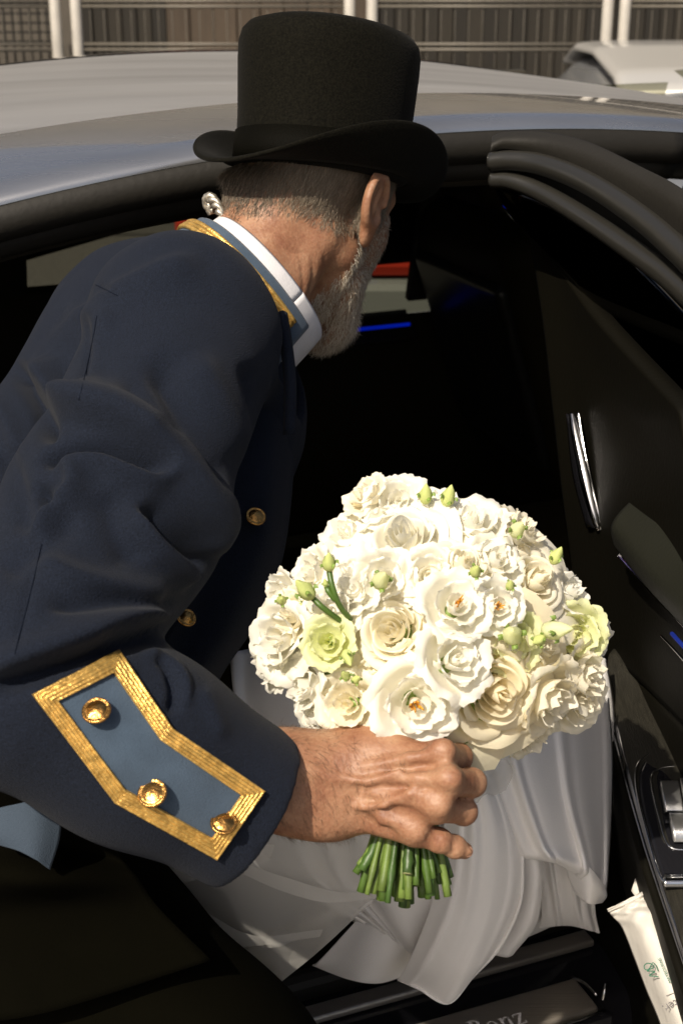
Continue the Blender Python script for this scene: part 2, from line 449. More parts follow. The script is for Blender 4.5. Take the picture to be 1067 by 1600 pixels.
# the skull sits inside the hat
hm4 = np.array(HM); lh = (V-hm4[:3, 3])@hm4[:3, :3]
el_ = np.sqrt((lh[:, 0]/A_)**2+(lh[:, 1]/B_)**2); up_ = np.clip((lh[:, 2]+.012)/.010, 0, 1)
k_ = np.where((el_ > .93) & (lh[:, 2] > -.012), 1+(.93/np.maximum(el_, .93)-1)*up_, 1.0); lh[:, 0] *= k_; lh[:, 1] *= k_
V = lh@hm4[:3, :3].T+hm4[:3, 3]
N = vnormals(V, Q)
# nape and neck creases, knuckle creases
def creases(V, N, lines, gain=1.0):
    px = PIX(V); view = np.array([0, 0, CAMH])-V; view /= np.linalg.norm(view, axis=1)[:, None]
    fac = np.clip(((N*view).sum(1)-.05)/.3, 0, 1); D = np.zeros(len(V))
    for ln in lines:
        pts, wl, wr, amp = ln if len(ln) == 4 else (ln[0], ln[1], ln[1], ln[2])
        P = cr(np.array(pts, float), 24); wd = max(wl, wr)
        near = np.where(((px[:, 0] > P[:, 0].min()-3*wd) & (px[:, 0] < P[:, 0].max()+3*wd) & (px[:, 1] > P[:, 1].min()-3*wd) & (px[:, 1] < P[:, 1].max()+3*wd)))[0]
        if not len(near): continue
        b = np.full(len(near), 1e9); ar = np.zeros(len(near)); sg = np.zeros(len(near))
        for i in range(len(P)-1):
            a0, d0 = P[i], P[i+1]-P[i]; r0 = px[near]-a0; h = np.clip((r0@d0)/(d0@d0+1e-9), 0, 1)
            dd = np.linalg.norm(r0-h[:, None]*d0, axis=1); m = dd < b; b[m] = dd[m]; ar[m] = (i+h[m])/(len(P)-1); sg[m] = (d0[0]*r0[:, 1]-d0[1]*r0[:, 0])[m]
        tap = np.clip(np.minimum(ar, 1-ar)/.2, 0, 1); tap = tap*tap*(3-2*tap)
        ww = np.where(sg < 0, wl, wr)
        D[near] += gain*amp*np.exp(-(b/ww)**2)*tap
    return V+N*(D*fac)[:, None]
V = creases(V, N, [([(487, 395), (490, 430), (482, 470), (478, 500)], 3.5, -.0014), ([(505, 392), (509, 430), (500, 475)], 3.0, -.0011),
                   ([(470, 400), (474, 440), (470, 470)], 3, -.001), ([(590, 385), (552, 440), (515, 495), (484, 545)], 7, -.006),
                   ([(520, 500), (505, 520), (495, 552)], 3.5, -.0016), ([(545, 470), (525, 500), (512, 530)], 3.5, -.0014),
                   ([(420, 372), (450, 392), (480, 398)], 3.5, -.001), ([(430, 385), (460, 408)], 3, -.0008),
                   ([(664, 1304), (672, 1318), (674, 1330)], 2.2, -.0013), ([(680, 1306), (688, 1318), (689, 1334)], 2.2, -.0013), ([(704, 1314), (708, 1324), (707, 1336)], 2.2, -.001),
                   ([(560, 1275), (556, 1250), (566, 1225)], 4, -.0012), ([(570, 1265), (572, 1243), (580, 1225)], 3.5, -.0009), ([(540, 1280), (548, 1262), (546, 1240)], 4, -.0009)])
body = obj('body', V, Q, skin, man)
BODYV, BODYN = V, vnormals(V, Q)

# --- strands of hair as thin tapering blades
def strands(name, roots, nrm, dirs, length, rad, mtl, parent, cols, bend=.35, seg=3):
    n = len(roots); length = np.broadcast_to(length, (n,)); P = []
    d0 = dirs/np.linalg.norm(dirs, axis=1)[:, None]
    side = np.cross(d0, nrm); side /= np.linalg.norm(side, axis=1)[:, None]+1e-9
    ja = rng.normal(0, .22, (n, 1)); up = np.cross(side, d0)
    for k in range(seg+1):
        s = k/seg
        c = roots+length[:, None]*(s*d0+bend*s*s*(-nrm)*.5+ja*s*s*side)-nrm*.0006*(k == 0)
        r = rad*(1-s*.85)
        for a in (0, 2.094, 4.188): P.append(c+r*(math.cos(a)*side+math.sin(a)*up))
    V = np.stack(P, 1); m = 3*(seg+1); F = []
    for k in range(seg):
        for j in range(3): F.append((k*3+j, k*3+(j+1) % 3, (k+1)*3+(j+1) % 3, (k+1)*3+j))
    F = (np.array(F)[None]+np.arange(n)[:, None, None]*m).reshape(-1, 4)
    o = obj(name, V.reshape(-1, 3), F, mtl, parent)
    at = o.data.attributes.new('Col', 'FLOAT_COLOR', 'POINT')
    C = np.ones((n, m, 4), np.float32); C[:, :, :3] = cols[:, None, :]; at.data.foreach_set('color', C.ravel())
    o['kind'] = 'stuff'
    return o
def hair_mat(name, rough=.45):
    m = mat(name, (.3, .3, .3), rough=rough, spec=.4); n = m.node_tree.nodes
    a = n.new('ShaderNodeAttribute'); a.attribute_name = 'Col'; m.node_tree.links.new(a.outputs['Color'], n['Principled BSDF'].inputs['Base Color']); return m
hmat = hair_mat('hair_strand')
q = (BODYV-HCn)@HB; nl = BODYN@HB
def pick(mask, n, jit=.0022):
    i = np.where(mask)[0]; j = rng.choice(i, n); r = BODYV[j]+rng.normal(0, jit, (n, 3)); r -= BODYN[j]*((r-BODYV[j])*BODYN[j]).sum(1)[:, None]
    return r, BODYN[j], q[j]
inhead = (np.abs(q).max(1) < .16)
earz = (np.abs(q[:, 0]) > .083) & (q[:, 2] > -.05) & (q[:, 2] < .05) & (q[:, 1] > -.04) & (q[:, 1] < .04)
low = -.040-.026*np.clip(1-np.abs(q[:, 0])/.05, 0, 1)+.45*np.clip(q[:, 1]+.03, 0, .1)
lhb = (BODYV-hm4[:3, 3])@hm4[:3, :3]
hm = inhead & (lhb[:, 2] < .002) & ~earz & (q[:, 1] < .045) & (q[:, 2] > low) & (q[:, 2] < .10)
wt = np.clip((q[:, 2]-low)/.03, .0, 1)*hm
r, nn, ql = pick(hm & (rng.uniform(0, 1, len(hm)) < .15+.85*wt), 22000)
dl = np.stack([ql[:, 0]*1.2, -.25-0*ql[:, 0], -np.ones(len(ql))], 1); dn = dl@HR
dn = dn-nn*(dn*nn).sum(1)[:, None]; dn /= np.linalg.norm(dn, axis=1)[:, None]+1e-9
f = np.clip((ql[:, 2]-(-.065))/.07, 0, 1); L = (.0035+.0135*f)*rng.uniform(.6, 1.25, len(f))
g = rng.uniform(0, 1, (len(f), 1)); side = np.clip(ql[:, 0:1]/.07, 0, 1)*.7
tone = (1-g)*np.array([[.060, .044, .028]])+g*g*np.array([[.36, .30, .22]]); tone = tone*(1-side*.45)+np.array([[.34, .27, .19]])*side*.45
strands('hair', r, nn, dn*.9+nn*.26+rng.normal(0, .13, dn.shape), L, .00024, hmat, man, tone, bend=.5)
bm_ = inhead & ~earz & (q[:, 2] < .012-.2*np.clip(.04-q[:, 1], 0, 1)) & (q[:, 2] > -.16) & \
      (((q[:, 1] > .006) & (q[:, 2] < -.03-.35*np.clip(.05-q[:, 1], 0, .1)+.0) ) | ((np.abs(q[:, 0]) > .046) & (q[:, 1] > .010) & (q[:, 1] < .066))) & \
      ~((np.abs(q[:, 0]) < .024) & (q[:, 2] > -.078) & (q[:, 1] > .06)) & ((q[:, 2] > -.145)) & (q[:, 2]+.9*np.clip(.03-q[:, 1], 0, 1) > -.145)
bm_ &= ((q[:, 2] < -.045) | (np.abs(q[:, 0]) > .046))
r, nn, ql = pick(bm_, 16000)
dl = np.stack([ql[:, 0]*0, .25+0*ql[:, 0], -np.ones(len(ql))], 1); dn = dl@HR
dn = dn-nn*(dn*nn).sum(1)[:, None]; dn /= np.linalg.norm(dn, axis=1)[:, None]+1e-9
f = np.clip((-.03-ql[:, 2])/.07, 0, 1); L = (.0045+.0065*f)*rng.uniform(.5, 1.5, len(f))
g = rng.uniform(0, 1, (len(f), 1)); tone = (1-g)*np.array([[.30, .22, .14]])+g*np.array([[.80, .73, .60]]); tone = tone*(.65+.35*f[:, None])
strands('beard', r, nn, dn*.75+nn*.5+rng.normal(0, .28, dn.shape), L, .00030, hmat, man, tone, bend=.6)
pxb = PIX(BODYV); fcam = (BODYN*((np.array([0, 0, CAMH])-BODYV)/np.linalg.norm(np.array([0, 0, CAMH])-BODYV, axis=1)[:, None])).sum(1)
ah = (pxb[:, 0] > 430) & (pxb[:, 0] < 640) & (pxb[:, 1] > 1130) & (pxb[:, 1] < 1320) & (BODYV[:, 1] < 1.12) & (BODYV[:, 2] < 1.15)
pr = np.clip((640-pxb[:, 0])/150, 0, 1)*ah
j = rng.choice(np.where(ah)[0], 1500, p=(pr/pr.sum())[ah]); r = BODYV[j]; nn = BODYN[j]
dn = np.tile(np.array([[.35, 0, -1.0]]), (len(r), 1)); dn = dn-nn*(dn*nn).sum(1)[:, None]
strands('arm_hair', r, nn, dn+nn*.25+rng.normal(0, .2, dn.shape), .012*rng.uniform(.5, 1.2, len(r)), .00013, hmat, man, np.tile(np.array([[.10, .055, .03]]), (len(r), 1)))

# --- coat
CUFF = w(402, 1272, 1.108); CAX = w(560, 1360, 1.150)-w(210, 1165, 1.082); CAX /= np.linalg.norm(CAX)
def coat_sdf(p):
    t = rcone(p, CHEST, HIP, .142, .172)
    t = smin(t, rcone(p, NB-NAX*.045, w(270, 585, 1.55), .075, .130), .07)
    t = smin(t, rcone(p, NB-NAX*.045, SH+np.array((-.015, 0, .01)), .066, .078), .05)
    t = smin(t, rcone(p, w(240, 520, 1.62), CHEST, .10, .12), .08)
    t = smin(t, rcone(p, w(378, 560, 1.46), w(370, 740, 1.46), .05, .045), .06)     # chest front
    # sleeve
    a = rcone(p, SH, w(180, 800, 1.20), .090, .083)
    a = smin(a, rcone(p, w(180, 800, 1.20), w(55, 1040, 1.075), .083, .078), .05)
    b = rcone(p, w(55, 1082, 1.062), w(210, 1165, 1.084), .076, .0705)
    b = smin(b, rcone(p, w(210, 1165, 1.084), w(560, 1360, 1.150), .0705, .062), .03)
    cuff = ((p-CUFF.astype(np.float32))@CAX.astype(np.float32))
    hol = np.maximum(b+.009, -.045-cuff)
    b = np.maximum(smax(b, cuff, .004), -hol)
    t = smin(t, a, .035)
    t = smin(t, b, .022)
    nk = (p-(NB-NAX*.012).astype(np.float32))@NAX.astype(np.float32)
    near = sub_len(p-NB.astype(np.float32)) < .2
    ka = (p-NB.astype(np.float32))@NAX.astype(np.float32)
    hole = np.maximum(np.sqrt(np.maximum(((p-NB.astype(np.float32))**2).sum(1)-ka*ka, 0))-.13, -.044-ka)
    t = np.where(near, smax(t, -hole, .010), t)
    return t
V, Q = surfnet(coat_sdf, (-.62, .78, .72), (.12, 1.95, 1.56), .0032)
V = relax(V, Q, 2, .5); N = vnormals(V, Q)
# pts, width on the left of the line, width on the right (photo pixels, looking along the line), height
FOLDS = [
    ([(30, 575), (62, 600), (88, 636), (125, 650), (185, 668), (232, 694), (272, 722)], 42, 11, .021),          # overhanging fold
    ([(232, 694), (272, 722), (312, 768), (342, 815), (348, 850), (322, 892)], 40, 20, .014),
    ([(62, 736), (100, 704), (165, 699), (225, 722), (268, 742)], 9, 12, -.017),
    ([(80, 745), (112, 722), (152, 718), (202, 734), (246, 744), (276, 728)], 9, 18, .008),
    ([(112, 722), (108, 765), (74, 803), (40, 850)], 24, 8, .010),
    ([(66, 752), (72, 778), (88, 778)], 14, 14, -.012),
    ([(214, 786), (260, 836), (304, 872), (318, 898)], 30, 10, -.013),
    ([(196, 780), (240, 846), (292, 884), (312, 902)], 10, 26, .010),
    ([(292, 868), (306, 886), (310, 905)], 7, 7, -.008),
    ([(160, 760), (190, 830), (215, 890)], 26, 26, -.005),
    ([(40, 870), (110, 905), (200, 925), (290, 930)], 26, 12, .007),
    ([(60, 950), (150, 950), (230, 945), (290, 935)], 20, 10, -.006),
    ([(-40, 1062), (40, 1036), (125, 1006), (200, 976), (285, 954)], 34, 9, .014),
    ([(-40, 1078), (40, 1054), (125, 1024), (200, 995), (285, 975)], 8, 20, -.012),
    ([(0, 556), (35, 586), (70, 636), (78, 700)], 12, 16, -.018),
    ([(330, 398), (255, 425), (185, 460), (130, 505), (70, 545)], 30, 16, .008),
    ([(150, 445), (168, 455), (185, 462)], 4, 4, -.004),
    ([(152, 495), (138, 560), (122, 640)], 4, 4, -.0040),
    ([(165, 495), (152, 560), (136, 640)], 12, 8, .002),
    ([(232, 545), (280, 625), (325, 700), (360, 780)], 30, 22, -.010),
    ([(300, 545), (352, 640), (390, 720)], 22, 30, .006),
    ([(180, 600), (240, 640), (290, 690)], 22, 14, -.005),
    ([(65, 850), (45, 930), (25, 1025)], 4, 4, -.0030),
    ([(236, 1022), (262, 1045), (274, 1085), (262, 1120)], 10, 6, -.007),
    ([(222, 1016), (256, 1028), (286, 1062), (292, 1110)], 7, 12, .005),
    ([(310, 1075), (330, 1110), (350, 1160)], 16, 10, .003),
    ([(0, 905), (60, 850), (130, 800)], 22, 22, -.005),
    ([(100, 480), (140, 500), (190, 505)], 16, 16, .004), ([(0, 700), (30, 760), (40, 840)], 16, 16, -.006), ([(-20, 620), (10, 660), (30, 720)], 18, 10, .006),
    ([(380, 560), (400, 640), (410, 720)], 20, 12, -.006),
]
V = creases(V, N, FOLDS, 1.35); V = relax(V, Q, 2, .5)
# small irregularity of worn cloth
def vnoise(P, f, seed):
    s = np.zeros(len(P)); g = np.random.default_rng(seed)
    for _ in range(7):
        d = g.normal(size=3); d /= np.linalg.norm(d); s += np.sin(P@d*f*g.uniform(.6, 1.6)+g.uniform(0, 6.28))
    return s/7
N = vnormals(V, Q)
V = V+N*(.0022*vnoise(V, 45, 3)+.0012*vnoise(V, 110, 4))[:, None]
coat = obj('coat', V, Q, navy, man)
CV = V; CBVH = BVHTree.FromPolygons([Vector(v) for v in V], [tuple(int(i) for i in f) for f in Q])
def on_coat(px, py, lift=.0, bvh=None):
    d = (W(px, py, 1)-cam.location).normalized()
    h = (bvh or CBVH).ray_cast(cam.location, d)
    if h[0] is None: h = (bvh or CBVH).find_nearest(W(px, py, 1.1))
    n = h[1] if h[1].dot(d) < 0 else -h[1]
    return h[0], n

# --- stitched seams
seam_m = mat('seam_thread', (.0055, .0078, .0145), rough=.95, spec=.05)
def seam(pts, r=.0004):
    P = []
    for x, y in cr(np.array(pts, float), 40):
        h, n = on_coat(x, y); P.append(np.array(h+n*.0004))
    P = np.array(P)
    for _ in range(2): P[1:-1] = .5*P[1:-1]+.25*(P[2:]+P[:-2])
    tube('seam', P, r, seam_m, man, 6)
seam([(150, 445), (168, 454), (184, 462)]); seam([(152, 494), (146, 530), (136, 575), (124, 625)]); seam([(66, 850), (55, 900), (40, 960), (24, 1022)])
# --- cuff panel: felt with gold braid border
OUT = np.array([(50, 1085), (185, 1018), (268, 1137), (412, 1235), (338, 1341), (178, 1252)], float)
def inset(P, dist):
    n = len(P); R = []
    for i in range(n):
        a, b, c = P[i-1], P[i], P[(i+1) % n]
        e1 = (b-a)/np.linalg.norm(b-a); e2 = (c-b)/np.linalg.norm(c-b)
        n1 = np.array([-e1[1], e1[0]]); n2 = np.array([-e2[1], e2[0]])
        m = (n1+n2)/(1+n1.dot(n2)); R.append(b+m*dist)
    return np.array(R)
INN = inset(OUT, 27)
def lay(P2, lift):
    """drop photo-plane points onto the sleeve, smoothed"""
    R = []
    for x, y in P2:
        h, n = on_coat(x, y); R.append((h, n))
    return R
cuffp = empty('cuff_panel', W(230, 1180, 1.02), parent=man)
# felt: two quads (upper arm half and lower half) gridded together
mid_o = [OUT[0], OUT[5], OUT[4]]; top_o = [OUT[1], OUT[2], OUT[3]]
I5 = inset(OUT, 14)
G = []
for s in np.linspace(0, 2, 34):
    i = min(int(s), 1); f = s-i
    A = [I5[0], I5[5], I5[4]]; B = [I5[1], I5[2], I5[3]]
    a = A[i]*(1-f)+A[i+1]*f; b = B[i]*(1-f)+B[i+1]*f
    G.append([a*(1-k)+b*k for k in np.linspace(0, 1, 16)])
G = np.array(G); HN = lay(G.reshape(-1, 2), 0)
P = np.array([h for h, n in HN]).reshape(34, 16, 3); NN = np.array([n for h, n in HN]).reshape(34, 16, 3)
for _ in range(4):
    P[1:-1, 1:-1] = .5*P[1:-1, 1:-1]+.125*(P[2:, 1:-1]+P[:-2, 1:-1]+P[1:-1, 2:]+P[1:-1, :-2])
NM = NN.mean((0, 1)); NM /= np.linalg.norm(NM)
NS = NN*.4+NM*.6; NS /= np.linalg.norm(NS, axis=2)[:, :, None]
puck = .0014*np.sin(np.linspace(0, 9, 34))[:, None]*np.sin(np.linspace(0, 5, 16)+.6)[None]
fp = obj('felt', (P+NS*(.0020+.5*puck[..., None])).reshape(-1, 3), grid_faces(34, 16), blue_felt, cuffp); solid(fp, .0015, 0)
PB = BVHTree.FromPolygons([Vector(v) for v in (P+NS*.003).reshape(-1, 3)], [tuple(int(i) for i in f) for f in grid_faces(34, 16)])
for i in range(6):
    j = (i+1) % 6
    L = max(6, int(np.linalg.norm(OUT[j]-OUT[i])/5)); nv = 25; pts = []; hs = []
    for s in np.linspace(0, 1, L):
        for k in np.linspace(0, 1, nv):
            a = OUT[i]*(1-k)+INN[i]*k; b = OUT[j]*(1-k)+INN[j]*k
            pts.append(a*(1-s)+b*s)
            cord = abs(math.sin(math.pi*5*k))**.6; tw = .86+.14*math.sin(s*L*2.1+4*math.floor(k*5)*1.3+1.2*math.sin(s*11+k*3))
            hs.append((.0042+.0022*cord*tw) if 0 < k < 1 else .0006)
    HN = lay(pts, 0); Pp = np.array([h for h, n in HN]).reshape(L, nv, 3)
    for _ in range(5):
        Pp[1:-1] = .5*Pp[1:-1]+.25*(Pp[2:]+Pp[:-2])
    Nn = np.array([n for h, n in HN]).reshape(L, nv, 3)*.4+NM*.6; Nn /= np.linalg.norm(Nn, axis=2)[:, :, None]
    o = obj('braid', (Pp+Nn*np.array(hs).reshape(L, nv, 1)).reshape(-1, 3), grid_faces(L, nv), gold_braid, cuffp)
def button(px, py, r, parent, bvh=None, nrm=None, at=None, name='button'):
    h, n = on_coat(px, py, 0, bvh)
    if at is not None: h = at
    n = Vector(nrm) if nrm is not None else n
    M = frame(n, (1, 0, .2), h+n*.0045+Vector((0, -.004, 0)))
    prof = [(0, -.002), (r*.5, -.002), (r*.95, .0005), (r, .0018), (r*.97, .0030), (r*.88, .0034), (r*.80, .0026), (r*.66, .0034), (r*.4, .0042), (r*.18, .0046), (0, .0047)]
    return lathe(name, prof, brass, parent, 28, M)
button(155, 1113, .0104, cuffp, None, Vector((-.05, -.50, .86)))
button(243, 1240, .0108, cuffp, None, Vector((-.15, -.55, .82)))
button(350, 1287, .0100, cuffp, None, Vector((.1, -.45, .88)))

# --- standing collar, gold piping, shirt collar
ux = Vector(NAX).cross(Vector((0, 0, 1))).normalized(); uy = Vector(NAX).cross(ux).normalized()
def ringband(name, prof, mtl, a0, a1, th, parent, flare=None, n=60, cen=None):
    """prof: list of (k along neck, radius)"""
    G = []
    C = NB if cen is None else cen
    for a in np.linspace(R_(a0), R_(a1), n):
        row = []
        for k, rr in prof:
            kk = k+(flare(a, k) if flare else 0)
            row.append(C+NAX*kk+rr*(math.cos(a)*np.array(ux)*1.0+math.sin(a)*np.array(uy)*1.12))
        G.append(row)
    G = np.array(G)
    o = obj(name, G.reshape(-1, 3), grid_faces(n, len(prof)), mtl, parent); solid(o, th, 0); return o
cl = empty('collar', NB, parent=man)
def cyl_ang(px, py, t=1.42):
    v = np.array(W(px, py, t))-NB; v = v-NAX*(v@NAX); return math.degrees(math.atan2(v@np.array(uy), v@np.array(ux)))
# (k, radius): k runs along the neck towards the head
ringband('shirt_collar', [(-.075, .086), (-.035, .081), (-.012, .0775), (.008, .0760), (.029, .0738), (.0315, .0720), (.027, .0700), (-.01, .071)], white_cotton, 0, 360, .0015, cl, n=80)
ringband('felt_collar', [(-.050, .099), (-.026, .0905), (-.006, .0872), (.0130, .0842), (.0145, .0832), (.010, .0812)], blue_felt, 105, 378, .002, cl, n=80)
for k, r in ((.0030, .0882), (-.0015, .0890), (-.0060, .0898)):
    pts = [NB+NAX*k+r*(math.cos(a)*np.array(ux)+math.sin(a)*np.array(uy)*1.12) for a in np.linspace(R_(108), R_(366), 80)]
    tube('collar_piping', pts, .0028, gold_braid, cl, seg=8)
# lapel edge standing in front of the shirt collar
patch('lapel', [[(434, 492, 1.392), (440, 486, 1.388), (447, 490, 1.392)], [(440, 540, 1.385), (447, 535, 1.38), (455, 540, 1.385)], [(446, 600, 1.38), (453, 600, 1.375), (461, 600, 1.38)], [(445, 680, 1.38), (452, 680, 1.375), (460, 680, 1.38)]], navy, man, 20, 6, th=.004)

# --- hanging coat front with buttons
cf = patch('coat_front', [
    [(360, 520, 1.39), (410, 525, 1.42), (446, 520, 1.455), (458, 520, 1.48)],
    [(350, 700, 1.37), (405, 705, 1.395), (445, 695, 1.44), (458, 690, 1.475)],
    [(320, 840, 1.34), (380, 850, 1.365), (425, 850, 1.40), (443, 850, 1.455)],
    [(280, 950, 1.31), (335, 965, 1.335), (385, 965, 1.375), (408, 955, 1.43)],
    [(220, 1060, 1.26), (275, 1075, 1.29), (318, 1075, 1.33), (340, 1060, 1.39)],
    [(170, 1180, 1.24), (220, 1190, 1.27), (260, 1190, 1.31), (285, 1180, 1.37)]], navy, man, 60, 24, th=.005,
    fn=lambda G: G+np.stack([np.zeros(G.shape[:2]), np.zeros(G.shape[:2]), .012*np.sin(np.linspace(0, 10, G.shape[1]))[None]*np.linspace(.2, 1, G.shape[0])[:, None]], -1))
button(398, 810, .010, man, at=W(398, 810, 1.365), nrm=(.25, -.55, .8))
button(288, 967, .009, man, at=W(289, 967, 1.285), nrm=(.4, -.5, .75))

# --- trousers and shoes
THI = w(-150, 1240, 1.36)
KN = w(315, 1700, 1.30); AN = np.array((-.10, .93, .12))
KN2 = w(-230, 1850, 1.35); AN2 = np.array((-.42, .80, .12)); HIP2 = w(-330, 1180, 1.5)
def trou_sdf(p):
    d = smin(rcone(p, THI, KN, .145, .105), rcone(p, KN, AN, .105, .085), .05)
    d2 = smin(rcone(p, HIP2, KN2, .15, .105), rcone(p, KN2, AN2, .105, .085), .05)
    return smin(d, d2, .05)
V, Q = surfnet(trou_sdf, (-.75, .60, .08), (.12, 1.75, 1.16), .008)
V = relax(V, Q, 2); N = vnormals(V, Q); V = V+N*(.006*vnoise(V, 22, 8)+.003*vnoise(V, 60, 9))[:, None]
obj('trousers', V, Q, black_wool, man)
shoe_l = mat('shoe_leather', (.01, .009, .008), rough=.25)
for a in (AN, AN2):
    dx = np.array((math.sin(.6), math.cos(.6), 0))
    def shoe_sdf(p, a=a, dx=dx):
        d = rcone(p, a*np.array((1, 1, 0))+np.array((0, 0, .05))-dx*.05, a*np.array((1, 1, 0))+np.array((0, 0, .045))+dx*.16, .05, .043)
        d = smin(d, rcone(p, a*np.array((1, 1, 0))+np.array((0, 0, .05)), a+np.array((0, 0, .0)), .045, .045), .03)
        return smax(d, .004-p[:, 2], .004)
    V, Q = surfnet(shoe_sdf, a-np.array((.25, .25, .13)), a+np.array((.25, .25, .1)), .008)
    obj('shoe', V, Q, shoe_l, man)
# --- coat skirt with turned hem, lining corner and odd details at the hip
patch('coat_skirt', [
    [(-160, 1150, 1.21), (-60, 1200, 1.16), (60, 1240, 1.15), (170, 1290, 1.17)],
    [(-160, 1280, 1.22), (-60, 1300, 1.18), (40, 1300, 1.185), (190, 1340, 1.20)],
    [(-160, 1365, 1.19), (-60, 1362, 1.145), (60, 1372, 1.14), (215, 1372, 1.20)],
    [(-160, 1460, 1.21), (-60, 1440, 1.185), (50, 1425, 1.18), (250, 1420, 1.21)],
    [(-160, 1620, 1.24), (-60, 1600, 1.20), (80, 1580, 1.17), (330, 1500, 1.22)]], black_wool, man, 50, 50, th=.004)
patch('tail_facing', [[(-20, 1268, 1.135), (20, 1258, 1.13), (60, 1252, 1.13), (96, 1266, 1.14)], [(-20, 1300, 1.13), (20, 1302, 1.125), (58, 1306, 1.125), (92, 1310, 1.137)], [(0, 1318, 1.13), (30, 1328, 1.125), (55, 1342, 1.125), (77, 1358, 1.135)]], mat('tail_felt_shaded', (.030, .046, .068), rough=.9, bump=.4, bscale=900), man, 24, 24, th=.004)  # blue felt again, with shading put into a darker colour
# --- silver shoulder cord behind the neck
pts = cr(np.array([w(347, 352, 1.47), w(345, 335, 1.468), w(338, 318, 1.468), w(328, 308, 1.47), w(324, 316, 1.475), (w(332, 332, 1.478))]), 30)
cordp = empty('shoulder_cord', W(335, 330, 1.47), parent=man)
for k in range(2):
    a = np.linspace(0, 26, 30)+k*math.pi
    off = np.stack([np.cos(a), 0*a, np.sin(a)], 1)*.0026
    tube('strand', pts+off, .0034, silver_cord, cordp, 8)

# --- top hat
hat = empty('top_hat', W(506, 200, 1.53), parent=man)
def ov(p, a):
    return Vector((p.x*A_, p.y*B_, p.z*1.08))
crown = [(0, .139), (.5, .1385), (.80, .1365), (.93, .132), (.985, .126), (1.01, .116), (1.008, .10), (.990, .075), (.972, .05), (.965, .03), (.972, .012), (.985, .0), (.93, -.004), (.5, -.004), (0, -.004)]
lathe('crown', crown, hat_felt, hat, 72, HM, ov)
lathe('hat_ribbon', [(.974, .031), (.986, .031), (.993, .012), (1.0, .001), (.985, .001)], hat_band, hat, 72, HM, ov)
def brimfn(p, a):
    rr = math.hypot(p.x, p.y); k = max(0, (rr-1))/.52
    c = math.cos(a)**2; s_ = 1-c
    ra = A_+.046*k if rr > 1 else A_*rr; rb = B_+.033*k if rr > 1 else B_*rr
    dz = (s_*.044*k**1.5-c*(.010 if math.cos(a) < 0 else .012)*k**1.5)
    ca, sa = p.x/max(rr, 1e-6), p.y/max(rr, 1e-6)
    return Vector((ra*ca, rb*sa, p.z*.62+dz))
bp = [(.95, .0018), (1.1, .002), (1.25, .0022), (1.38, .0028), (1.46, .0042), (1.50, .0048), (1.525, .0035), (1.53, .001), (1.52, -.0018), (1.48, -.0032), (1.4, -.003), (1.25, -.0022), (1.1, -.0022), (.95, -.0022), (.95, .0018)]
lathe('brim', bp, hat_felt, hat, 96, HM, brimfn)

# --- nail of the outstretched finger
tipd = Vector(FING[3][3]-FING[3][2]).normalized()
lathe('fingernail', [(0, .0008), (.0030, .0007), (.0042, .0002), (.0045, -.0004), (0, -.0006)], mat('nail', (.45, .25, .17), rough=.3), man, 16, frame(Vector((.25, -.85, .5)), tipd, Vector(FING[3][3])+Vector((.25, -.85, .5)).normalized()*.0066+tipd*.001))
# ================================================================== BOUQUET
def petal_mat(name, col, tcol, fac=.42):
    m = mat(name, col, rough=.55, spec=.3, bump=.25, bscale=120, stretch=(1, 1, .35), var=.05, vscale=40); return translucent(m, tcol, fac)
P_CREAM = petal_mat('petal_cream', (.92, .875, .73), (.93, .86, .64))
P_WHITE = petal_mat('petal_white', (.91, .89, .81), (.93, .90, .75))
P_PEACH = petal_mat('petal_peach', (.91, .84, .63), (.93, .81, .54))
P_LIME = petal_mat('petal_lime', (.80, .82, .50), (.80, .82, .36))
BUDM = petal_mat('bud_green', (.56, .62, .22), (.5, .58, .14), .2)
SEPAL = mat('sepal', (.16, .24, .045), rough=.5, var=.3, vscale=60)
STEM = mat('flower_stem', (.060, .115, .016), rough=.42, var=.35, vscale=40, bump=.2, bscale=150, stretch=(1, 1, .2))
STEMCUT = mat('stem_cut', (.42, .42, .20), rough=.7, var=.3, vscale=300)
STAM = mat('stamen', (.75, .38, .03), rough=.6, var=.3, vscale=200)

def petal_geo(R, H, phi, span, open_, roll, ruf, rufn, g, nu=11, nv=9, skew=.0, z0=0.0, notch=0.0):
    u = np.linspace(-1, 1, nu)[:, None]; v = np.linspace(0, 1, nv)[None]
    wv = np.sin(np.pi*(.12+.76*v))**.55*(.55+.45*v)
    ang = phi+u*span*wv/ max(1e-6, wv.max())
    rad = R*(.12+.88*np.sin(v*np.pi/2)**.75)*(1+open_*v*v)*(1+skew*u)
    rim = np.clip((v-.72)/.28, 0, 1)
    rad = rad+R*roll*rim**2*.55
    z = z0+H*(v-.22*(u*u)*v**2)-roll*H*.55*rim**2.2
    p1, p2, p3 = g.uniform(0, 6.28, 3)
    w1 = np.sin(u*rufn+p1)*.6+np.sin(u*rufn*2.1+p2)*.4
    rad = rad+ruf*R*w1*v**3+ruf*.35*R*np.sin(u*rufn*5+p3)*v**7; z = z+ruf*H*.8*np.sin(u*rufn*1.6+p3)*v**4
    z = z-notch*H*np.abs(np.sin(u*rufn*1.3+p2))*v**8
    c = g.normal(0, .02)
    rad = rad*(1+c)+R*.05*np.sin(3*u+p3)*v*(1-v)*2
    return np.stack([rad*np.cos(ang), rad*np.sin(ang), z+0*ang], -1).reshape(-1, 3), grid_faces(nu, nv)
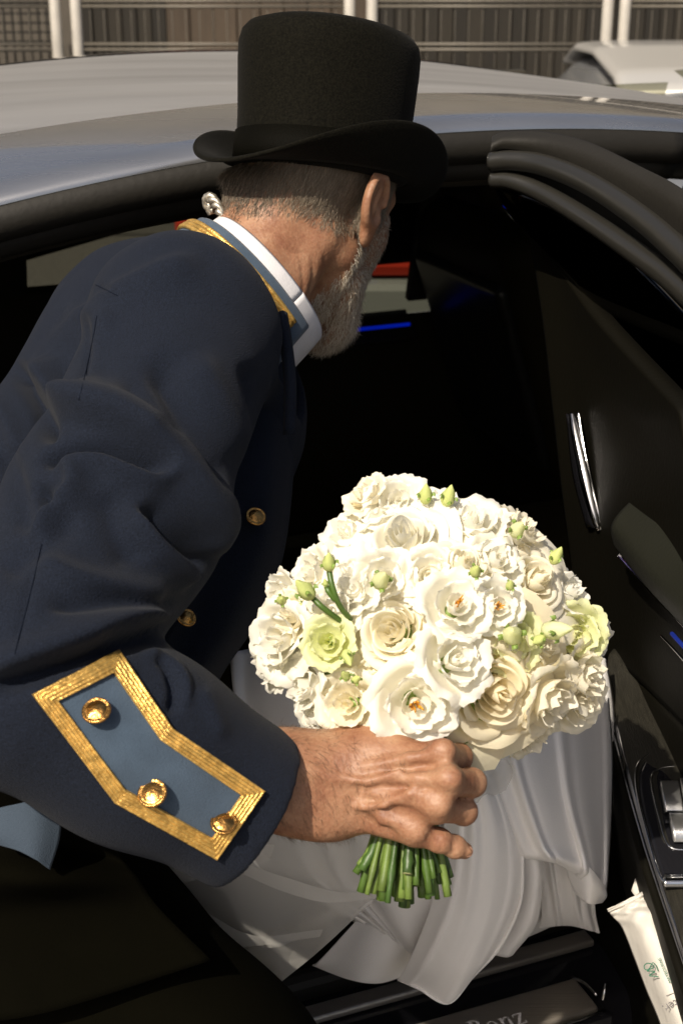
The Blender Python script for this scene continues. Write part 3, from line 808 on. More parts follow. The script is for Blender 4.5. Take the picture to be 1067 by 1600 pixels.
def rose_petals(g, size, openness=1.0):
    out = []; n = 0; size = size*.88
    spec = [(.10, 1.0, 2, 2.0, -.35, .0), (.19, 1.0, 3, 1.5, -.22, .03), (.30, .98, 3, 1.35, -.14, .08), (.42, .95, 3, 1.25, -.06, .16), (.55, .90, 4, 1.05, .0, .26),
            (.69, .83, 4, 1.0, .06, .40), (.84, .72, 5, .86, .12, .58), (.98, .56, 5, .84, .18, .75)]
    a = g.uniform(0, 6.28)
    for R, H, k, sp, op, ro in spec:
        a += .7+g.normal(0, .15)
        for i in range(k):
            out.append(petal_geo(R*size*g.uniform(.95, 1.06), H*size*.95*g.uniform(.93, 1.05), a+6.283*i/k+g.normal(0, .12), sp*(1+g.normal(0, .06)), op*openness, ro*g.uniform(.5, 1.3), .03*R, 2.4, g, nu=13, nv=11, skew=.09, z0=-.30*size*R))
    return out
def lisi_petals(g, size, openness=1.0, ruf=.13):
    out = []
    size = size*.95
    spec = [(.16, .88, 3, 1.4, -.2, .0), (.36, 1.0, 3, 1.35, -.06, .06), (.62, 1.0, 4, 1.12, .04, .16), (.88, .84, 5, .98, .12*openness, .34)]
    a = g.uniform(0, 6.28)
    for R, H, k, sp, op, ro in spec:
        a += .65
        for i in range(k):
            out.append(petal_geo(R*size, H*size*g.uniform(.9, 1.06), a+6.283*i/k+g.normal(0, .12), sp, op, ro*g.uniform(.4, 1.2), ruf*g.uniform(.6, 1.4), 4.2, g, nu=21, nv=11, skew=.05, z0=-.2*size*R, notch=.07))
    return out
def merge(parts):
    V = []; F = []; o = 0
    for v, f in parts: V.append(v); F.append(np.asarray(f)+o); o += len(v)
    return np.concatenate(V), np.concatenate(F)

bq = empty('bouquet', W(630, 1400, 1.16))
tag(bq, 'round bouquet of white and cream roses and lisianthus held by its green stems', 'bouquet')
BC = np.array(W(668, 1010, 1.235))           # middle of the dome
def mesh_of(name, V, F, mtl):
    me = bpy.data.meshes.new(name); F = np.asarray(F); nf, k = F.shape
    me.vertices.add(len(V)); me.vertices.foreach_set('co', np.asarray(V, np.float32).ravel())
    me.loops.add(nf*k); me.loops.foreach_set('vertex_index', F.astype(np.int32).ravel())
    me.polygons.add(nf); me.polygons.foreach_set('loop_start', np.arange(0, nf*k, k, dtype=np.int32)); me.update(calc_edges=True)
    me.polygons.foreach_set('use_smooth', [True]*nf); me.materials.append(mtl); return me
def flower(kind, px, py, r, t, mtl, seed, tilt=(0, 0), separate=True, openness=1.0, centre=False, ruf=.085):
    g = np.random.default_rng(seed)
    c = np.array(W(px, py, t)); size = 1.12*r*t/FPX
    out = Vector(c-BC).normalized(); tocam = (Vector((0, 0, CAMH))-Vector(c)).normalized()
    jit = Vector(g.normal(0, .30 if kind == 'lisianthus' else .12, 3)); d = (out*1.0+tocam*.45+jit+Vector((tilt[0], 0, tilt[1]))).normalized()
    M = frame(d, (g.normal(), g.normal(), g.normal()), Vector(c)-d*size*.45)
    e = empty(kind, (0, 0, 0)); setp(e, bq); e.matrix_basis = M
    ps = rose_petals(g, size, openness) if kind == 'rose' else lisi_petals(g, size, openness, ruf)
    if separate:
        for v, f in ps:
            o = bpy.data.objects.new('petal', mesh_of('petal', v, f, mtl)); COL.objects.link(o); o.parent = e
    else:
        v, f = merge(ps); o = bpy.data.objects.new('petals', mesh_of('petals', v, f, mtl)); COL.objects.link(o); o.parent = e; o['kind'] = 'stuff'
    if centre:
        parts = []
        for k in range(9):
            a = g.uniform(0, 6.28); rr = size*.10*math.sqrt(g.uniform()); tip = np.array((rr*1.8*math.cos(a), rr*1.8*math.sin(a), size*g.uniform(.75, .92)))
            V, F = tube_geo(np.linspace((rr*math.cos(a)*.4, rr*math.sin(a)*.4, size*.3), tip, 4), [size*.014, size*.014, size*.03, size*.02], 5)
            parts.append((V, [q_ for q_ in F if len(q_) == 4]))
        v, f = merge(parts); o = bpy.data.objects.new('stamens', mesh_of('stamens', v, f, STAM)); COL.objects.link(o); o.parent = e; o['kind'] = 'stuff'
    # green calyx behind
    lathe('calyx', [(0, -.34*size), (.12*size, -.30*size), (.24*size, -.12*size), (.2*size, .0), (0, .02*size)], SEPAL, e, 10, M)
    return e
FL = [  # kind, px, py, radius px, depth, material, petals built one by one, stamens
    ('rose', 612, 985, 78, 1.135, P_CREAM, 1, 0), ('rose', 630, 838, 82, 1.165, P_WHITE, 1, 0), ('rose', 722, 880, 62, 1.145, P_CREAM, 1, 0),
    ('rose', 838, 905, 66, 1.175, P_CREAM, 1, 0), ('rose', 775, 1080, 92, 1.135, P_PEACH, 1, 0), ('rose', 545, 895, 52, 1.165, P_WHITE, 1, 0),
    ('lisianthus', 714, 946, 52, 1.115, P_WHITE, 1, 1), ('lisianthus', 775, 948, 42, 1.125, P_WHITE, 1, 1), ('lisianthus', 712, 1032, 56, 1.105, P_WHITE, 1, 0),
    ('lisianthus', 648, 1098, 62, 1.115, P_WHITE, 1, 1), ('lisianthus', 543, 1100, 48, 1.135, P_CREAM, 1, 0), ('lisianthus', 437, 1000, 56, 1.170, P_WHITE, 0, 0),
    ('lisianthus', 478, 1075, 50, 1.165, P_WHITE, 0, 0), ('lisianthus', 512, 1002, 38, 1.135, P_LIME, 0, 0), ('lisianthus', 570, 772, 36, 1.205, P_CREAM, 0, 0),
    ('lisianthus', 622, 785, 44, 1.195, P_WHITE, 0, 0), ('lisianthus', 738, 815, 52, 1.185, P_WHITE, 0, 0), ('lisianthus', 818, 828, 44, 1.205, P_CREAM, 0, 0),
    ('lisianthus', 890, 922, 42, 1.215, P_WHITE, 0, 0), ('lisianthus', 862, 1092, 60, 1.165, P_CREAM, 0, 0), ('lisianthus', 915, 1055, 50, 1.195, P_CREAM, 0, 0),
    ('lisianthus', 545, 832, 42, 1.205, P_WHITE, 0, 0), ('lisianthus', 485, 895, 42, 1.19, P_WHITE, 0, 0), ('lisianthus', 552, 920, 40, 1.15, P_WHITE, 0, 0),
    ('lisianthus', 440, 935, 40, 1.20, P_WHITE, 0, 0), ('lisianthus', 900, 990, 46, 1.205, P_LIME, 0, 0), ('lisianthus', 685, 790, 40, 1.20, P_WHITE, 0, 0),
    ('lisianthus', 590, 1055, 44, 1.145, P_CREAM, 0, 0), ('lisianthus', 600, 905, 46, 1.145, P_WHITE, 0, 0), ('lisianthus', 800, 1000, 46, 1.145, P_LIME, 0, 0),
    ('lisianthus', 775, 875, 44, 1.16, P_WHITE, 0, 0), ('lisianthus', 850, 1010, 46, 1.17, P_CREAM, 0, 0), ('lisianthus', 670, 900, 44, 1.14, P_WHITE, 0, 0),
    ('lisianthus', 418, 1035, 44, 1.19, P_WHITE, 0, 0), ('lisianthus', 505, 1115, 40, 1.17, P_WHITE, 0, 0), ('lisianthus', 455, 960, 42, 1.175, P_CREAM, 0, 0), ('lisianthus', 520, 955, 44, 1.15, P_WHITE, 0, 0), ('lisianthus', 660, 1040, 44, 1.13, P_CREAM, 0, 0),
    ('lisianthus', 920, 1010, 40, 1.225, P_WHITE, 0, 0), ('lisianthus', 905, 1100, 44, 1.205, P_CREAM, 0, 0), ('lisianthus', 690, 1130, 40, 1.17, P_CREAM, 0, 0), ('lisianthus', 590, 805, 40, 1.20, P_WHITE, 0, 0), ('lisianthus', 780, 835, 40, 1.20, P_WHITE, 0, 0),
    ('lisianthus', 830, 1150, 40, 1.195, P_CREAM, 0, 0), ('lisianthus', 560, 1130, 36, 1.16, P_WHITE, 0, 0),
]
for i, (k, px, py, r, t, m, sep, st) in enumerate(FL):
    flower(k, px, py, r, t, m, 100+i, separate=bool(sep), centre=bool(st), openness=1.15, tilt=(0, .1 if k == 'rose' and i == 1 else 0))
# leafy core that the flowers are stuck into
def core_sdf(p): return smin(ellip(p, BC, (.105, .085, .085)), ellip(p, W(650, 1090, 1.20), (.07, .06, .05)), .04)
V, Q = surfnet(core_sdf, BC-.16, BC+.16, .006); N = vnormals(V, Q); V = V+N*(.012*vnoise(V, 140, 21))[:, None]
obj('foliage', V, Q, SEPAL, bq)
# --- buds with sepals and their own stalks
def bud(px, py, r, t, d, stalk=None, mtl=BUDM, seed=0):
    g = np.random.default_rng(seed); s = r*t/FPX; c = W(px, py, t); d = Vector(d).normalized(); M = frame(d, (1, .3, .1), c)
    e = empty('bud', (0, 0, 0)); setp(e, bq); e.matrix_basis = M
    prof = [(0, -1.0), (.30, -.96), (.56, -.68), (.68, -.25), (.64, .2), (.48, .65), (.30, 1.05), (.15, 1.32), (.05, 1.46), (0, 1.48)]
    def tw(p, a):
        k = p.z/s; ang = a+.9*k; rr = math.hypot(p.x, p.y)*(1+.16*math.sin(3*ang+1.2*k)*(1 if k > -.6 else 0)); return Vector((rr*math.cos(a), rr*math.sin(a), p.z))
    lathe('bloom', [(a*s, b*s) for a, b in prof], mtl, e, 20, M, tw)
    for k in range(4):
        v, f = petal_geo(.72*s, 1.7*s*g.uniform(.7, 1.2), 6.283*k/4+g.normal(0, .2), .30, .14, .5, .0, 2, g, nu=5, nv=6, z0=-1.02*s)
        o = bpy.data.objects.new('sepal', mesh_of('sepal', v, f, SEPAL)); COL.objects.link(o); o.parent = e
    if stalk is not None:
        P = cr(np.array([np.array(c-d*s*.95)]+[w(*q_) for q_ in stalk]), 14); tube('stalk', P, .0024, STEM, e, 8)
BUDS = [(665, 774, 15, 1.185, (0, -.2, 1), None), (700, 777, 16, 1.182, (.2, -.2, 1), None), (514, 880, 15, 1.125, (0, -.3, 1), [(519, 915, 1.126), (530, 945, 1.13), (548, 968, 1.14)]),
        (478, 923, 19, 1.128, (-.5, -.3, .75), [(505, 950, 1.13), (535, 972, 1.14)]), (595, 907, 19, 1.112, (.2, -.6, .7), None), (743, 893, 13, 1.10, (.1, -.6, .7), None), (797, 915, 10, 1.115, (.0, -.5, .8), None),
        (868, 870, 14, 1.175, (.35, -.2, .9), None), (808, 828, 17, 1.165, (.2, -.6, .7), None), (866, 984, 22, 1.135, (.75, -.5, .3), None), (800, 993, 22, 1.12, (-.1, -.7, .6), None),
        (543, 1026, 13, 1.12, (.2, -.7, -.3), None), (540, 1056, 11, 1.118, (-.2, -.5, .6), None), (509, 912, 7, 1.127, (-.2, -.3, 1), [(514, 925, 1.127), (524, 938, 1.129)]), (556, 1062, 10, 1.12, (.3, -.5, .5), None),
        (842, 1000, 13, 1.135, (-.5, -.6, .1), None), (440, 938, 11, 1.17, (.1, -.7, .5), None), (470, 948, 10, 1.165, (.1, -.7, .5), None)]
for i, (px, py, r, t, d, st) in enumerate(BUDS): bud(px, py, r, t, d, st, BUDM if i not in (4, 8, 9, 10) else P_LIME, 300+i)
STEMS = [STEM, mat('stem_dark', (.040, .085, .014), rough=.45, var=.4, vscale=50, bump=.3, bscale=150), mat('stem_yellowish', (.105, .16, .030), rough=.5, var=.4, vscale=40, bump=.3, bscale=120)]
# --- bundle of cut stems through the fist
g = np.random.default_rng(77)
for i in range(60):
    a = 2.39996*i; rr = math.sqrt((i+.5)/60)
    tt = 1.158+.020*rr*math.sin(a); gx = 636+42*rr*math.cos(a)
    bx = 630+80*rr*math.cos(a)+g.normal(0, 7); bt = 1.158+.036*rr*math.sin(a); by = 1385+g.uniform(-28, 26)+(10-20*abs(rr*math.cos(a)))
    top = BC+np.array((.05*rr*math.cos(a), .03*rr*math.sin(a), -.03))
    P = cr(np.array([top, w(gx, 1165, tt), w(gx-2, 1260, tt), w((gx+bx)/2, 1325, (tt+bt)/2), w(bx, by, bt)]), 16)
    rad = g.uniform(.0020, .0040); radv = np.full(16, rad)*(1+.06*np.sin(np.arange(16)*1.7+i)); 
    if g.uniform() < .4: radv[13] *= 1.35
    radv[-1] *= 1.05
    s_ = tube('stem', P, radv, STEMS[int(g.integers(3))], bq, 9, cap=True)
    s_.data.materials.append(STEMCUT); s_.data.polygons[-1].material_index = 1

# ================================================================== WEDDING DRESS AND TULLE
satin = mat('satin', (.84, .82, .79), rough=.46, spec=.35, sheen=.2, bump=.12, bscale=500, var=.03, vscale=12)
tulle_m = mat('tulle', (.80, .78, .73), rough=.7, sheen=.4, bump=.2, bscale=1500); translucent(tulle_m, (.6, .58, .52), .35); see_through(tulle_m, .60)
dress = empty('wedding_dress', W(700, 1560, 1.62))
tag(dress, 'ivory satin wedding dress spilling off the car seat over the door sill', 'dress')
def ripple(amp, ph, k, axis=1):
    def f(G):
        n = G.shape[axis]; s = np.sin(np.linspace(0, k*2*np.pi, n)+ph); s = s[None, :] if axis == 1 else s[:, None]
        o = np.zeros_like(G); o[..., 2] = amp*s*np.linspace(.25, 1, G.shape[0])[:, None] if axis == 1 else amp*s+0*G[..., 2]
        return G+o
    return f
def drape(amp, k, ph, drift=1.0, grow=(.3, 1), axis=1):
    def f(G):
        n0, n1 = G.shape[:2]; u = np.linspace(0, 1, n1)[None]; v = np.linspace(0, 1, n0)[:, None]
        if axis == 0: u, v = v, u
        x = 2*np.pi*k*(u+.08*np.sin(3.1*u*2*np.pi+ph)+.05*np.sin(5*v+ph))+ph+drift*v*2.2
        s = np.sin(x)+.35*np.sin(2*x+.6)+.25*np.sin(.37*x*1.9+ph)
        s = np.sign(s)*np.abs(s)**.8
        o = np.zeros_like(G); o[..., 2] = amp*s*(grow[0]+(grow[1]-grow[0])*v); return G+o
    return f
# broad skirt behind the bouquet
patch('skirt', [
    [(360, 1020, 1.62), (480, 1000, 1.56), (620, 990, 1.52), (760, 1000, 1.54), (880, 1010, 1.60), (945, 1030, 1.70)],
    [(370, 1120, 1.58), (480, 1110, 1.50), (620, 1110, 1.46), (760, 1110, 1.48), (880, 1110, 1.56), (958, 1110, 1.69)],
    [(395, 1250, 1.56), (470, 1250, 1.49), (590, 1250, 1.44), (740, 1240, 1.47), (870, 1230, 1.56), (958, 1220, 1.69)],
    [(400, 1350, 1.60), (480, 1360, 1.53), (600, 1370, 1.48), (720, 1370, 1.50), (860, 1340, 1.60), (948, 1330, 1.70)],
    [(555, 1440, 1.64), (590, 1450, 1.60), (640, 1470, 1.57), (720, 1460, 1.58), (840, 1430, 1.68), (930, 1400, 1.76)],
    [(600, 1500, 1.70), (630, 1505, 1.68), (670, 1505, 1.68), (740, 1490, 1.70), (830, 1460, 1.78), (910, 1420, 1.84)]], satin, dress, 70, 110, th=.003, fn=drape(.019, 6.0, .8, .5))
# long front fold that ends in a point
patch('front_fold', [
    [(640, 1150, 1.40), (680, 1150, 1.37), (720, 1155, 1.37), (752, 1160, 1.40)],
    [(690, 1250, 1.42), (722, 1250, 1.375), (765, 1255, 1.375), (795, 1265, 1.42)],
    [(690, 1340, 1.45), (725, 1340, 1.40), (775, 1340, 1.40), (816, 1340, 1.45)],
    [(672, 1420, 1.49), (712, 1425, 1.445), (765, 1425, 1.445), (812, 1410, 1.48)],
    [(640, 1500, 1.55), (680, 1505, 1.51), (735, 1505, 1.50), (780, 1480, 1.52)],
    [(622, 1530, 1.59), (655, 1545, 1.57), (700, 1567, 1.555), (738, 1525, 1.55)]], satin, dress, 70, 60, th=.0016, fn=drape(.0055, 1.6, 2.0, .8, (1, .5)))
tube('fold_hem', cr(np.array([w(816, 1335, 1.447), w(812, 1410, 1.476), w(780, 1480, 1.516), w(738, 1526, 1.547), w(700, 1567, 1.552), w(655, 1545, 1.567), w(622, 1530, 1.588)]), 50), .0018, satin, dress, 8)
patch('second_fold', [
    [(800, 1290, 1.46), (830, 1300, 1.47), (850, 1310, 1.50)],
    [(808, 1370, 1.50), (838, 1370, 1.485), (846, 1372, 1.52)],
    [(795, 1440, 1.545), (825, 1440, 1.525), (838, 1440, 1.55)],
    [(765, 1490, 1.59), (790, 1495, 1.58), (800, 1492, 1.60)]], satin, dress, 40, 24, th=.0016)
patch('third_fold', [
    [(815, 1300, 1.58), (870, 1310, 1.57), (925, 1330, 1.60)],
    [(838, 1370, 1.60), (880, 1380, 1.59), (928, 1390, 1.62)],
    [(846, 1425, 1.64), (885, 1425, 1.63), (930, 1430, 1.65)],
    [(842, 1450, 1.68), (890, 1446, 1.67), (936, 1458, 1.68)]], satin, dress, 40, 40, th=.0016, fn=drape(.012, 2.2, 0, .6))
# right-hand drape whose hem rolls under
patch('side_drape', [
    [(735, 1130, 1.41), (800, 1110, 1.42), (880, 1100, 1.50), (950, 1090, 1.63)],
    [(752, 1190, 1.40), (815, 1180, 1.41), (890, 1180, 1.49), (956, 1180, 1.62)],
    [(775, 1260, 1.41), (835, 1255, 1.42), (900, 1260, 1.495), (955, 1270, 1.62)],
    [(800, 1320, 1.43), (855, 1318, 1.44), (915, 1330, 1.51), (950, 1350, 1.61)],
    [(812, 1338, 1.44), (868, 1342, 1.445), (918, 1362, 1.51), (946, 1392, 1.60)],
    [(822, 1340, 1.475), (872, 1350, 1.48), (908, 1375, 1.53), (936, 1408, 1.60)]], satin, dress, 60, 60, th=.0016,
    fn=drape(.017, 2.6, .4, .7, (.3, 1)))
patch('hem_roll', [
    [(880, 1340, 1.53), (915, 1350, 1.515), (945, 1385, 1.56)],
    [(888, 1370, 1.545), (920, 1378, 1.525), (947, 1400, 1.565)],
    [(900, 1398, 1.56), (920, 1412, 1.545), (940, 1410, 1.575)]], satin, dress, 24, 24, th=.0016)
patch('back_fold', [
    [(555, 1440, 1.60), (590, 1445, 1.585), (640, 1450, 1.58), (690, 1450, 1.60)],
    [(500, 1500, 1.64), (560, 1490, 1.61), (610, 1500, 1.60), (650, 1490, 1.62)],
    [(488, 1508, 1.66), (545, 1530, 1.635), (590, 1536, 1.63), (630, 1525, 1.64)]], satin, dress, 40, 50, th=.0016, fn=ripple(.01, 1, 1.2))
# --- tulle veil
veil = empty('tulle_veil', W(430, 1540, 1.5))
tag(veil, 'sheer ivory tulle veil hanging in layers below the navy sleeve', 'veil')
patch('veil_layer', [
    [(190, 1270, 1.33), (330, 1240, 1.34), (480, 1240, 1.34), (620, 1280, 1.34)],
    [(215, 1335, 1.36), (340, 1330, 1.33), (480, 1330, 1.34), (610, 1350, 1.35)],
    [(275, 1405, 1.41), (370, 1400, 1.37), (490, 1390, 1.36), (600, 1395, 1.37)],
    [(335, 1470, 1.46), (400, 1460, 1.42), (490, 1440, 1.40), (585, 1405, 1.38)],
    [(430, 1545, 1.52), (445, 1530, 1.49), (500, 1485, 1.44), (575, 1415, 1.40)]], tulle_m, veil, 50, 60, fn=ripple(.010, .3, 2.2))
patch('veil_layer', [
    [(300, 1230, 1.40), (420, 1230, 1.38), (540, 1250, 1.38), (650, 1260, 1.38)],
    [(330, 1350, 1.40), (440, 1340, 1.38), (540, 1330, 1.38), (640, 1330, 1.39)],
    [(360, 1410, 1.42), (450, 1400, 1.40), (540, 1395, 1.40), (590, 1398, 1.41)],
    [(385, 1478, 1.45), (440, 1478, 1.43), (510, 1440, 1.42), (588, 1402, 1.42)]], tulle_m, veil, 40, 50, fn=ripple(.012, 2.3, 1.7))
patch('veil_layer', [
    [(560, 1150, 1.36), (640, 1150, 1.34), (760, 1160, 1.33)],
    [(560, 1230, 1.36), (650, 1230, 1.34), (800, 1200, 1.35)],
    [(560, 1300, 1.38), (660, 1290, 1.36), (790, 1235, 1.38)]], tulle_m, veil, 30, 40, fn=ripple(.008, .3, 1.2))
for G in ([[(262, 1392, 1.37), (330, 1430, 1.375), (400, 1462, 1.385), (505, 1452, 1.385)], [(262, 1408, 1.385), (318, 1455, 1.39), (366, 1480, 1.40), (500, 1464, 1.395)]],
          [[(384, 1350, 1.335), (450, 1372, 1.34), (520, 1392, 1.35), (592, 1396, 1.365)], [(380, 1366, 1.34), (440, 1392, 1.345), (510, 1410, 1.355), (586, 1404, 1.37)]],
          [[(430, 1470, 1.44), (480, 1440, 1.42), (530, 1415, 1.40), (590, 1398, 1.385)], [(385, 1490, 1.47), (440, 1500, 1.46), (500, 1470, 1.435), (580, 1412, 1.39)], [(428, 1540, 1.51), (450, 1525, 1.485), (505, 1480, 1.44), (576, 1414, 1.40)]],
          [[(240, 1330, 1.35), (330, 1310, 1.33), (430, 1320, 1.33)], [(262, 1385, 1.38), (330, 1370, 1.355), (420, 1350, 1.345)]]):
    patch('veil_fold', G, tulle_m, veil, 12, 40)
# ================================================================== THE CAR
YAW = R_(21.8); CO = Vector((0, 1.40, 0))
CM = Matrix.Translation(CO) @ Matrix.Rotation(YAW, 4, 'Z')     # x towards the bonnet, y across, z up; y=0 near the sill
CMn = np.array(CM)
def cl_(P):
    P = np.asarray(P, float); return P@CMn[:3, :3].T+CMn[:3, 3]
paint = mat('car_paint', (.42, .425, .43), rough=.27, metal=.85, coat=1.0, var=.16, vscale=2.2, stretch=(.35, 5, 5), rvar=.05)  # stretched streaks in the colour stand in for sky reflections
roof_glass = mat('roof_glass', (.46, .45, .43), rough=.40, metal=.7, spec=.8, var=.16, vscale=2.2, stretch=(.35, 5, 5), rvar=.08)  # silvery tone and streaks: sky reflection put into the colour of the glass
rubber = mat('seal_rubber', (.012, .0105, .0075), rough=.6, bump=.3, bscale=120, spec=.35)
door_leather = mat('door_leather', (.0036, .0031, .0015), rough=.6, bump=.25, bscale=160, spec=.12)  # darker copy of the cabin leather, toned down against sun on the door
leather = mat('black_leather', (.022, .0175, .007), rough=.6, bump=.25, bscale=160, spec=.12)  # cabin copy, colour lifted to stand in for light missing inside
satin_black = mat('satin_black_trim', (.02, .019, .016), rough=.30, spec=.5)
gloss_black = mat('gloss_black', (.010, .010, .012), rough=.08, spec=.4)
carpet = mat('carpet', (.016, .013, .005), rough=1.0, bump=.6, bscale=500, spec=.05)
chrome = mat('chrome', (.62, .62, .62), rough=.12, metal=1.0)
brushed = mat('brushed_steel', (.50, .45, .38), rough=.30, metal=.8, bump=.3, bscale=60, stretch=(.1, 8, 8), var=.1)
wood = mat('black_open_pore_wood', (.018, .0165, .012), rough=.5, bump=.6, bscale=260, stretch=(6, .35, 1), var=.35, vscale=120, spec=.35)
headliner_m = mat('headliner', (.022, .018, .010), rough=.95, bump=.3, bscale=600)
tint = bpy.data.materials.new('tinted_glass'); tint.use_nodes = True
def glassy(m, keep, col=(.02, .02, .018)):
    n = m.node_tree.nodes; L = m.node_tree.links; n.remove(n['Principled BSDF']); out = n['Material Output']
    t = n.new('ShaderNodeBsdfTransparent'); t.inputs[0].default_value = (*keep, 1); gl = n.new('ShaderNodeBsdfGlossy'); gl.inputs['Roughness'].default_value = .02; gl.inputs['Color'].default_value = (.9, .9, .9, 1)
    fr = n.new('ShaderNodeFresnel'); fr.inputs[0].default_value = 1.45; x = n.new('ShaderNodeMixShader')
    L.new(fr.outputs[0], x.inputs[0]); L.new(t.outputs[0], x.inputs[1]); L.new(gl.outputs[0], x.inputs[2]); L.new(x.outputs[0], out.inputs[0])
glassy(tint, (.40, .40, .32))
glass_dark = bpy.data.materials.new('privacy_glass'); glass_dark.use_nodes = True; glassy(glass_dark, (.10, .10, .08))
tyre_m = mat('tyre', (.012, .012, .012), rough=.9)
led_blue = mat('ambient_light', (.0, .01, .1), emit=(.0, .03, 1.0), estr=.22)

car = empty('limousine', CO, YAW)
tag(car, 'dark limousine with its rear door open, roof mirroring the sky', 'car')
def zE(x): return 1.488-.16*(x-.3)**2
def zC(x): return 1.502-.10*(x-.15)**2
def zroof(x, y):
    k = np.clip(np.abs(y-.95)/.62, 0, 1); e = zE(x); c = zC(x); return e+(c-e)*(1-k**2.2)
def cpatch(name, fn, u, v, mtl, parent, th=0, nu=50, nv=30, off=0.0):
    """fn(u,v) -> car-local point arrays"""
    U, V_ = np.meshgrid(np.linspace(*u, nu), np.linspace(*v, nv), indexing='ij'); P = np.stack(fn(U, V_), -1)
    o = obj(name, cl_(P.reshape(-1, 3)), grid_faces(nu, nv), mtl, parent)
    if th: solid(o, th, off)
    return o
roof = empty('roof', cl_((.3, .95, 1.48)), parent=car)
# side rails turn down towards the doors; between them the glass panel
def rail(U, V_, sgn):
    a = V_*R_(80)
    y = .335-.022*np.sin(a)+.0; y0 = .335
    yy = np.where(True, .52-.155*np.clip(V_*2, 0, 1)-.042*np.sin(np.clip(V_*2-1, 0, 1)*np.pi/2), 0)
    z = zroof(U, np.maximum(yy, .33))-.018*(1-np.cos(np.clip(V_*2-1, 0, 1)*np.pi/2))-.003*np.clip(V_*2, 0, 1)**2
    return U, (yy if sgn > 0 else 1.90-yy), z
cpatch('roof_rail', lambda U, V_: rail(U, V_, 1), (-1.15, 1.55), (0, 1), paint, roof, nu=90, nv=26)
cpatch('roof_rail', lambda U, V_: rail(U, V_, -1), (-1.15, 1.55), (0, 1), paint, roof, nu=60, nv=20)
cpatch('roof_panel', lambda U, V_: (U, V_, zroof(U, V_)-.0025+.0*U), (-.55, 1.10), (.528, 1.372), roof_glass, roof, nu=60, nv=30)
cpatch('roof_skin', lambda U, V_: (U, V_, zroof(U, V_)-.006), (-1.15, -.556), (.522, 1.378), paint, roof, nu=30, nv=30)
cpatch('roof_skin', lambda U, V_: (U, V_, zroof(U, V_)-.006), (1.106, 1.55), (.522, 1.378), paint, roof, nu=30, nv=30)
xs = np.linspace(-.62, 1.2, 60)
for y in (.524, 1.376): tube('roof_seal', cl_(np.stack([xs, np.full(60, y), zroof(xs, y)-.0045], 1)), .003, rubber, roof, 6)
cpatch('headliner', lambda U, V_: (U, V_, zroof(U, V_)-.05-.035*np.clip((np.abs(V_-.95)-.35)/.25, 0, 1)**2), (-1.2, 1.5), (.36, 1.54), headliner_m, roof, th=.01, nu=50, nv=40)
# door opening: seals and trim under the rail
opening = empty('door_frame', cl_((.2, .3, 1.4)), parent=car)
xs = np.linspace(-1.15, .62, 70)
for dy, dz, r, m in ((.338, -.040, .024, rubber), (.362, -.068, .020, rubber), (.41, -.082, .021, headliner_m), (.350, -.022, .010, rubber)):
    tube('seal' if m is rubber else 'header_trim', cl_(np.stack([xs, np.full(70, dy), zE(xs)+dz-.10*np.clip(-.2-xs, 0, 1)**2], 1)), r, m, opening, 12)
# tumblehome pillars
def pillar(name, xb, xt, wd, mtl, yb=.02, yt=.345, zb=.95, parent=None):
    P = cr(np.array([(xb, yb, .42), (xb, yb-.02, .7), (xb, yb, zb), ((xb+xt)/2, (yb+yt)/2-.012, 1.22), (xt, yt, zE(xt)-.05)]), 20)
    V = []; 
    for p in P:
        for dx, dy in ((-wd, -.0), (wd, -.0), (wd, .06), (-wd, .06)): V.append((p[0]+dx, p[1]+dy, p[2]))
    F = []
    for i in range(19):
        for j in range(4): F.append((i*4+j, i*4+(j+1) % 4, (i+1)*4+(j+1) % 4, (i+1)*4+j))
    F += [(3, 2, 1, 0), (76, 77, 78, 79)]
    return obj(name, cl_(np.array(V)), F, mtl, parent or car)
bevel(pillar('centre_pillar', .50, .46, .055, satin_black), .012)
bevel(pillar('rear_pillar', -.80, -.95, .10, satin_black), .012)
# sill
sill = empty('sill', cl_((0, 0, .45)), parent=car)
cpatch('sill_body', lambda U, V_: (U, -.125+.30*np.clip(V_, 0, 1)+0*U, .42+.02*np.sin(V_*np.pi)-.20*np.clip(.15-V_, 0, 1)*6-.30*np.clip(V_-.85, 0, 1)*6+0*U), (-1.0, 1.7), (0, 1), gloss_black, sill, nu=30, nv=30)
box('sill_plate', (-.72, -.104, .438), (.305, -.044, .450), brushed, sill, .004, CM)
box('sill_plate_edge', (-.74, -.118, .43), (.318, -.1065, .446), gloss_black, sill, .003, CM)
tube('sill_chrome', cl_(np.array([(-.7, -.1125, .448), (0, -.1125, .448), (.28, -.1125, .448), (.31, -.108, .448)])), .0016, chrome, sill, 8)
tube('sill_end', cl_(cr(np.array([(.300, -.045, .452), (.309, -.062, .453), (.313, -.085, .451)]), 12)), .0022, chrome, sill, 8)
box('tread_strip', (-.6, .006, .442), (.365, .032, .4525), brushed, sill, .003, CM)
box('inner_seal', (-.9, .055, .425), (.45, .085, .470), rubber, sill, .012, CM)

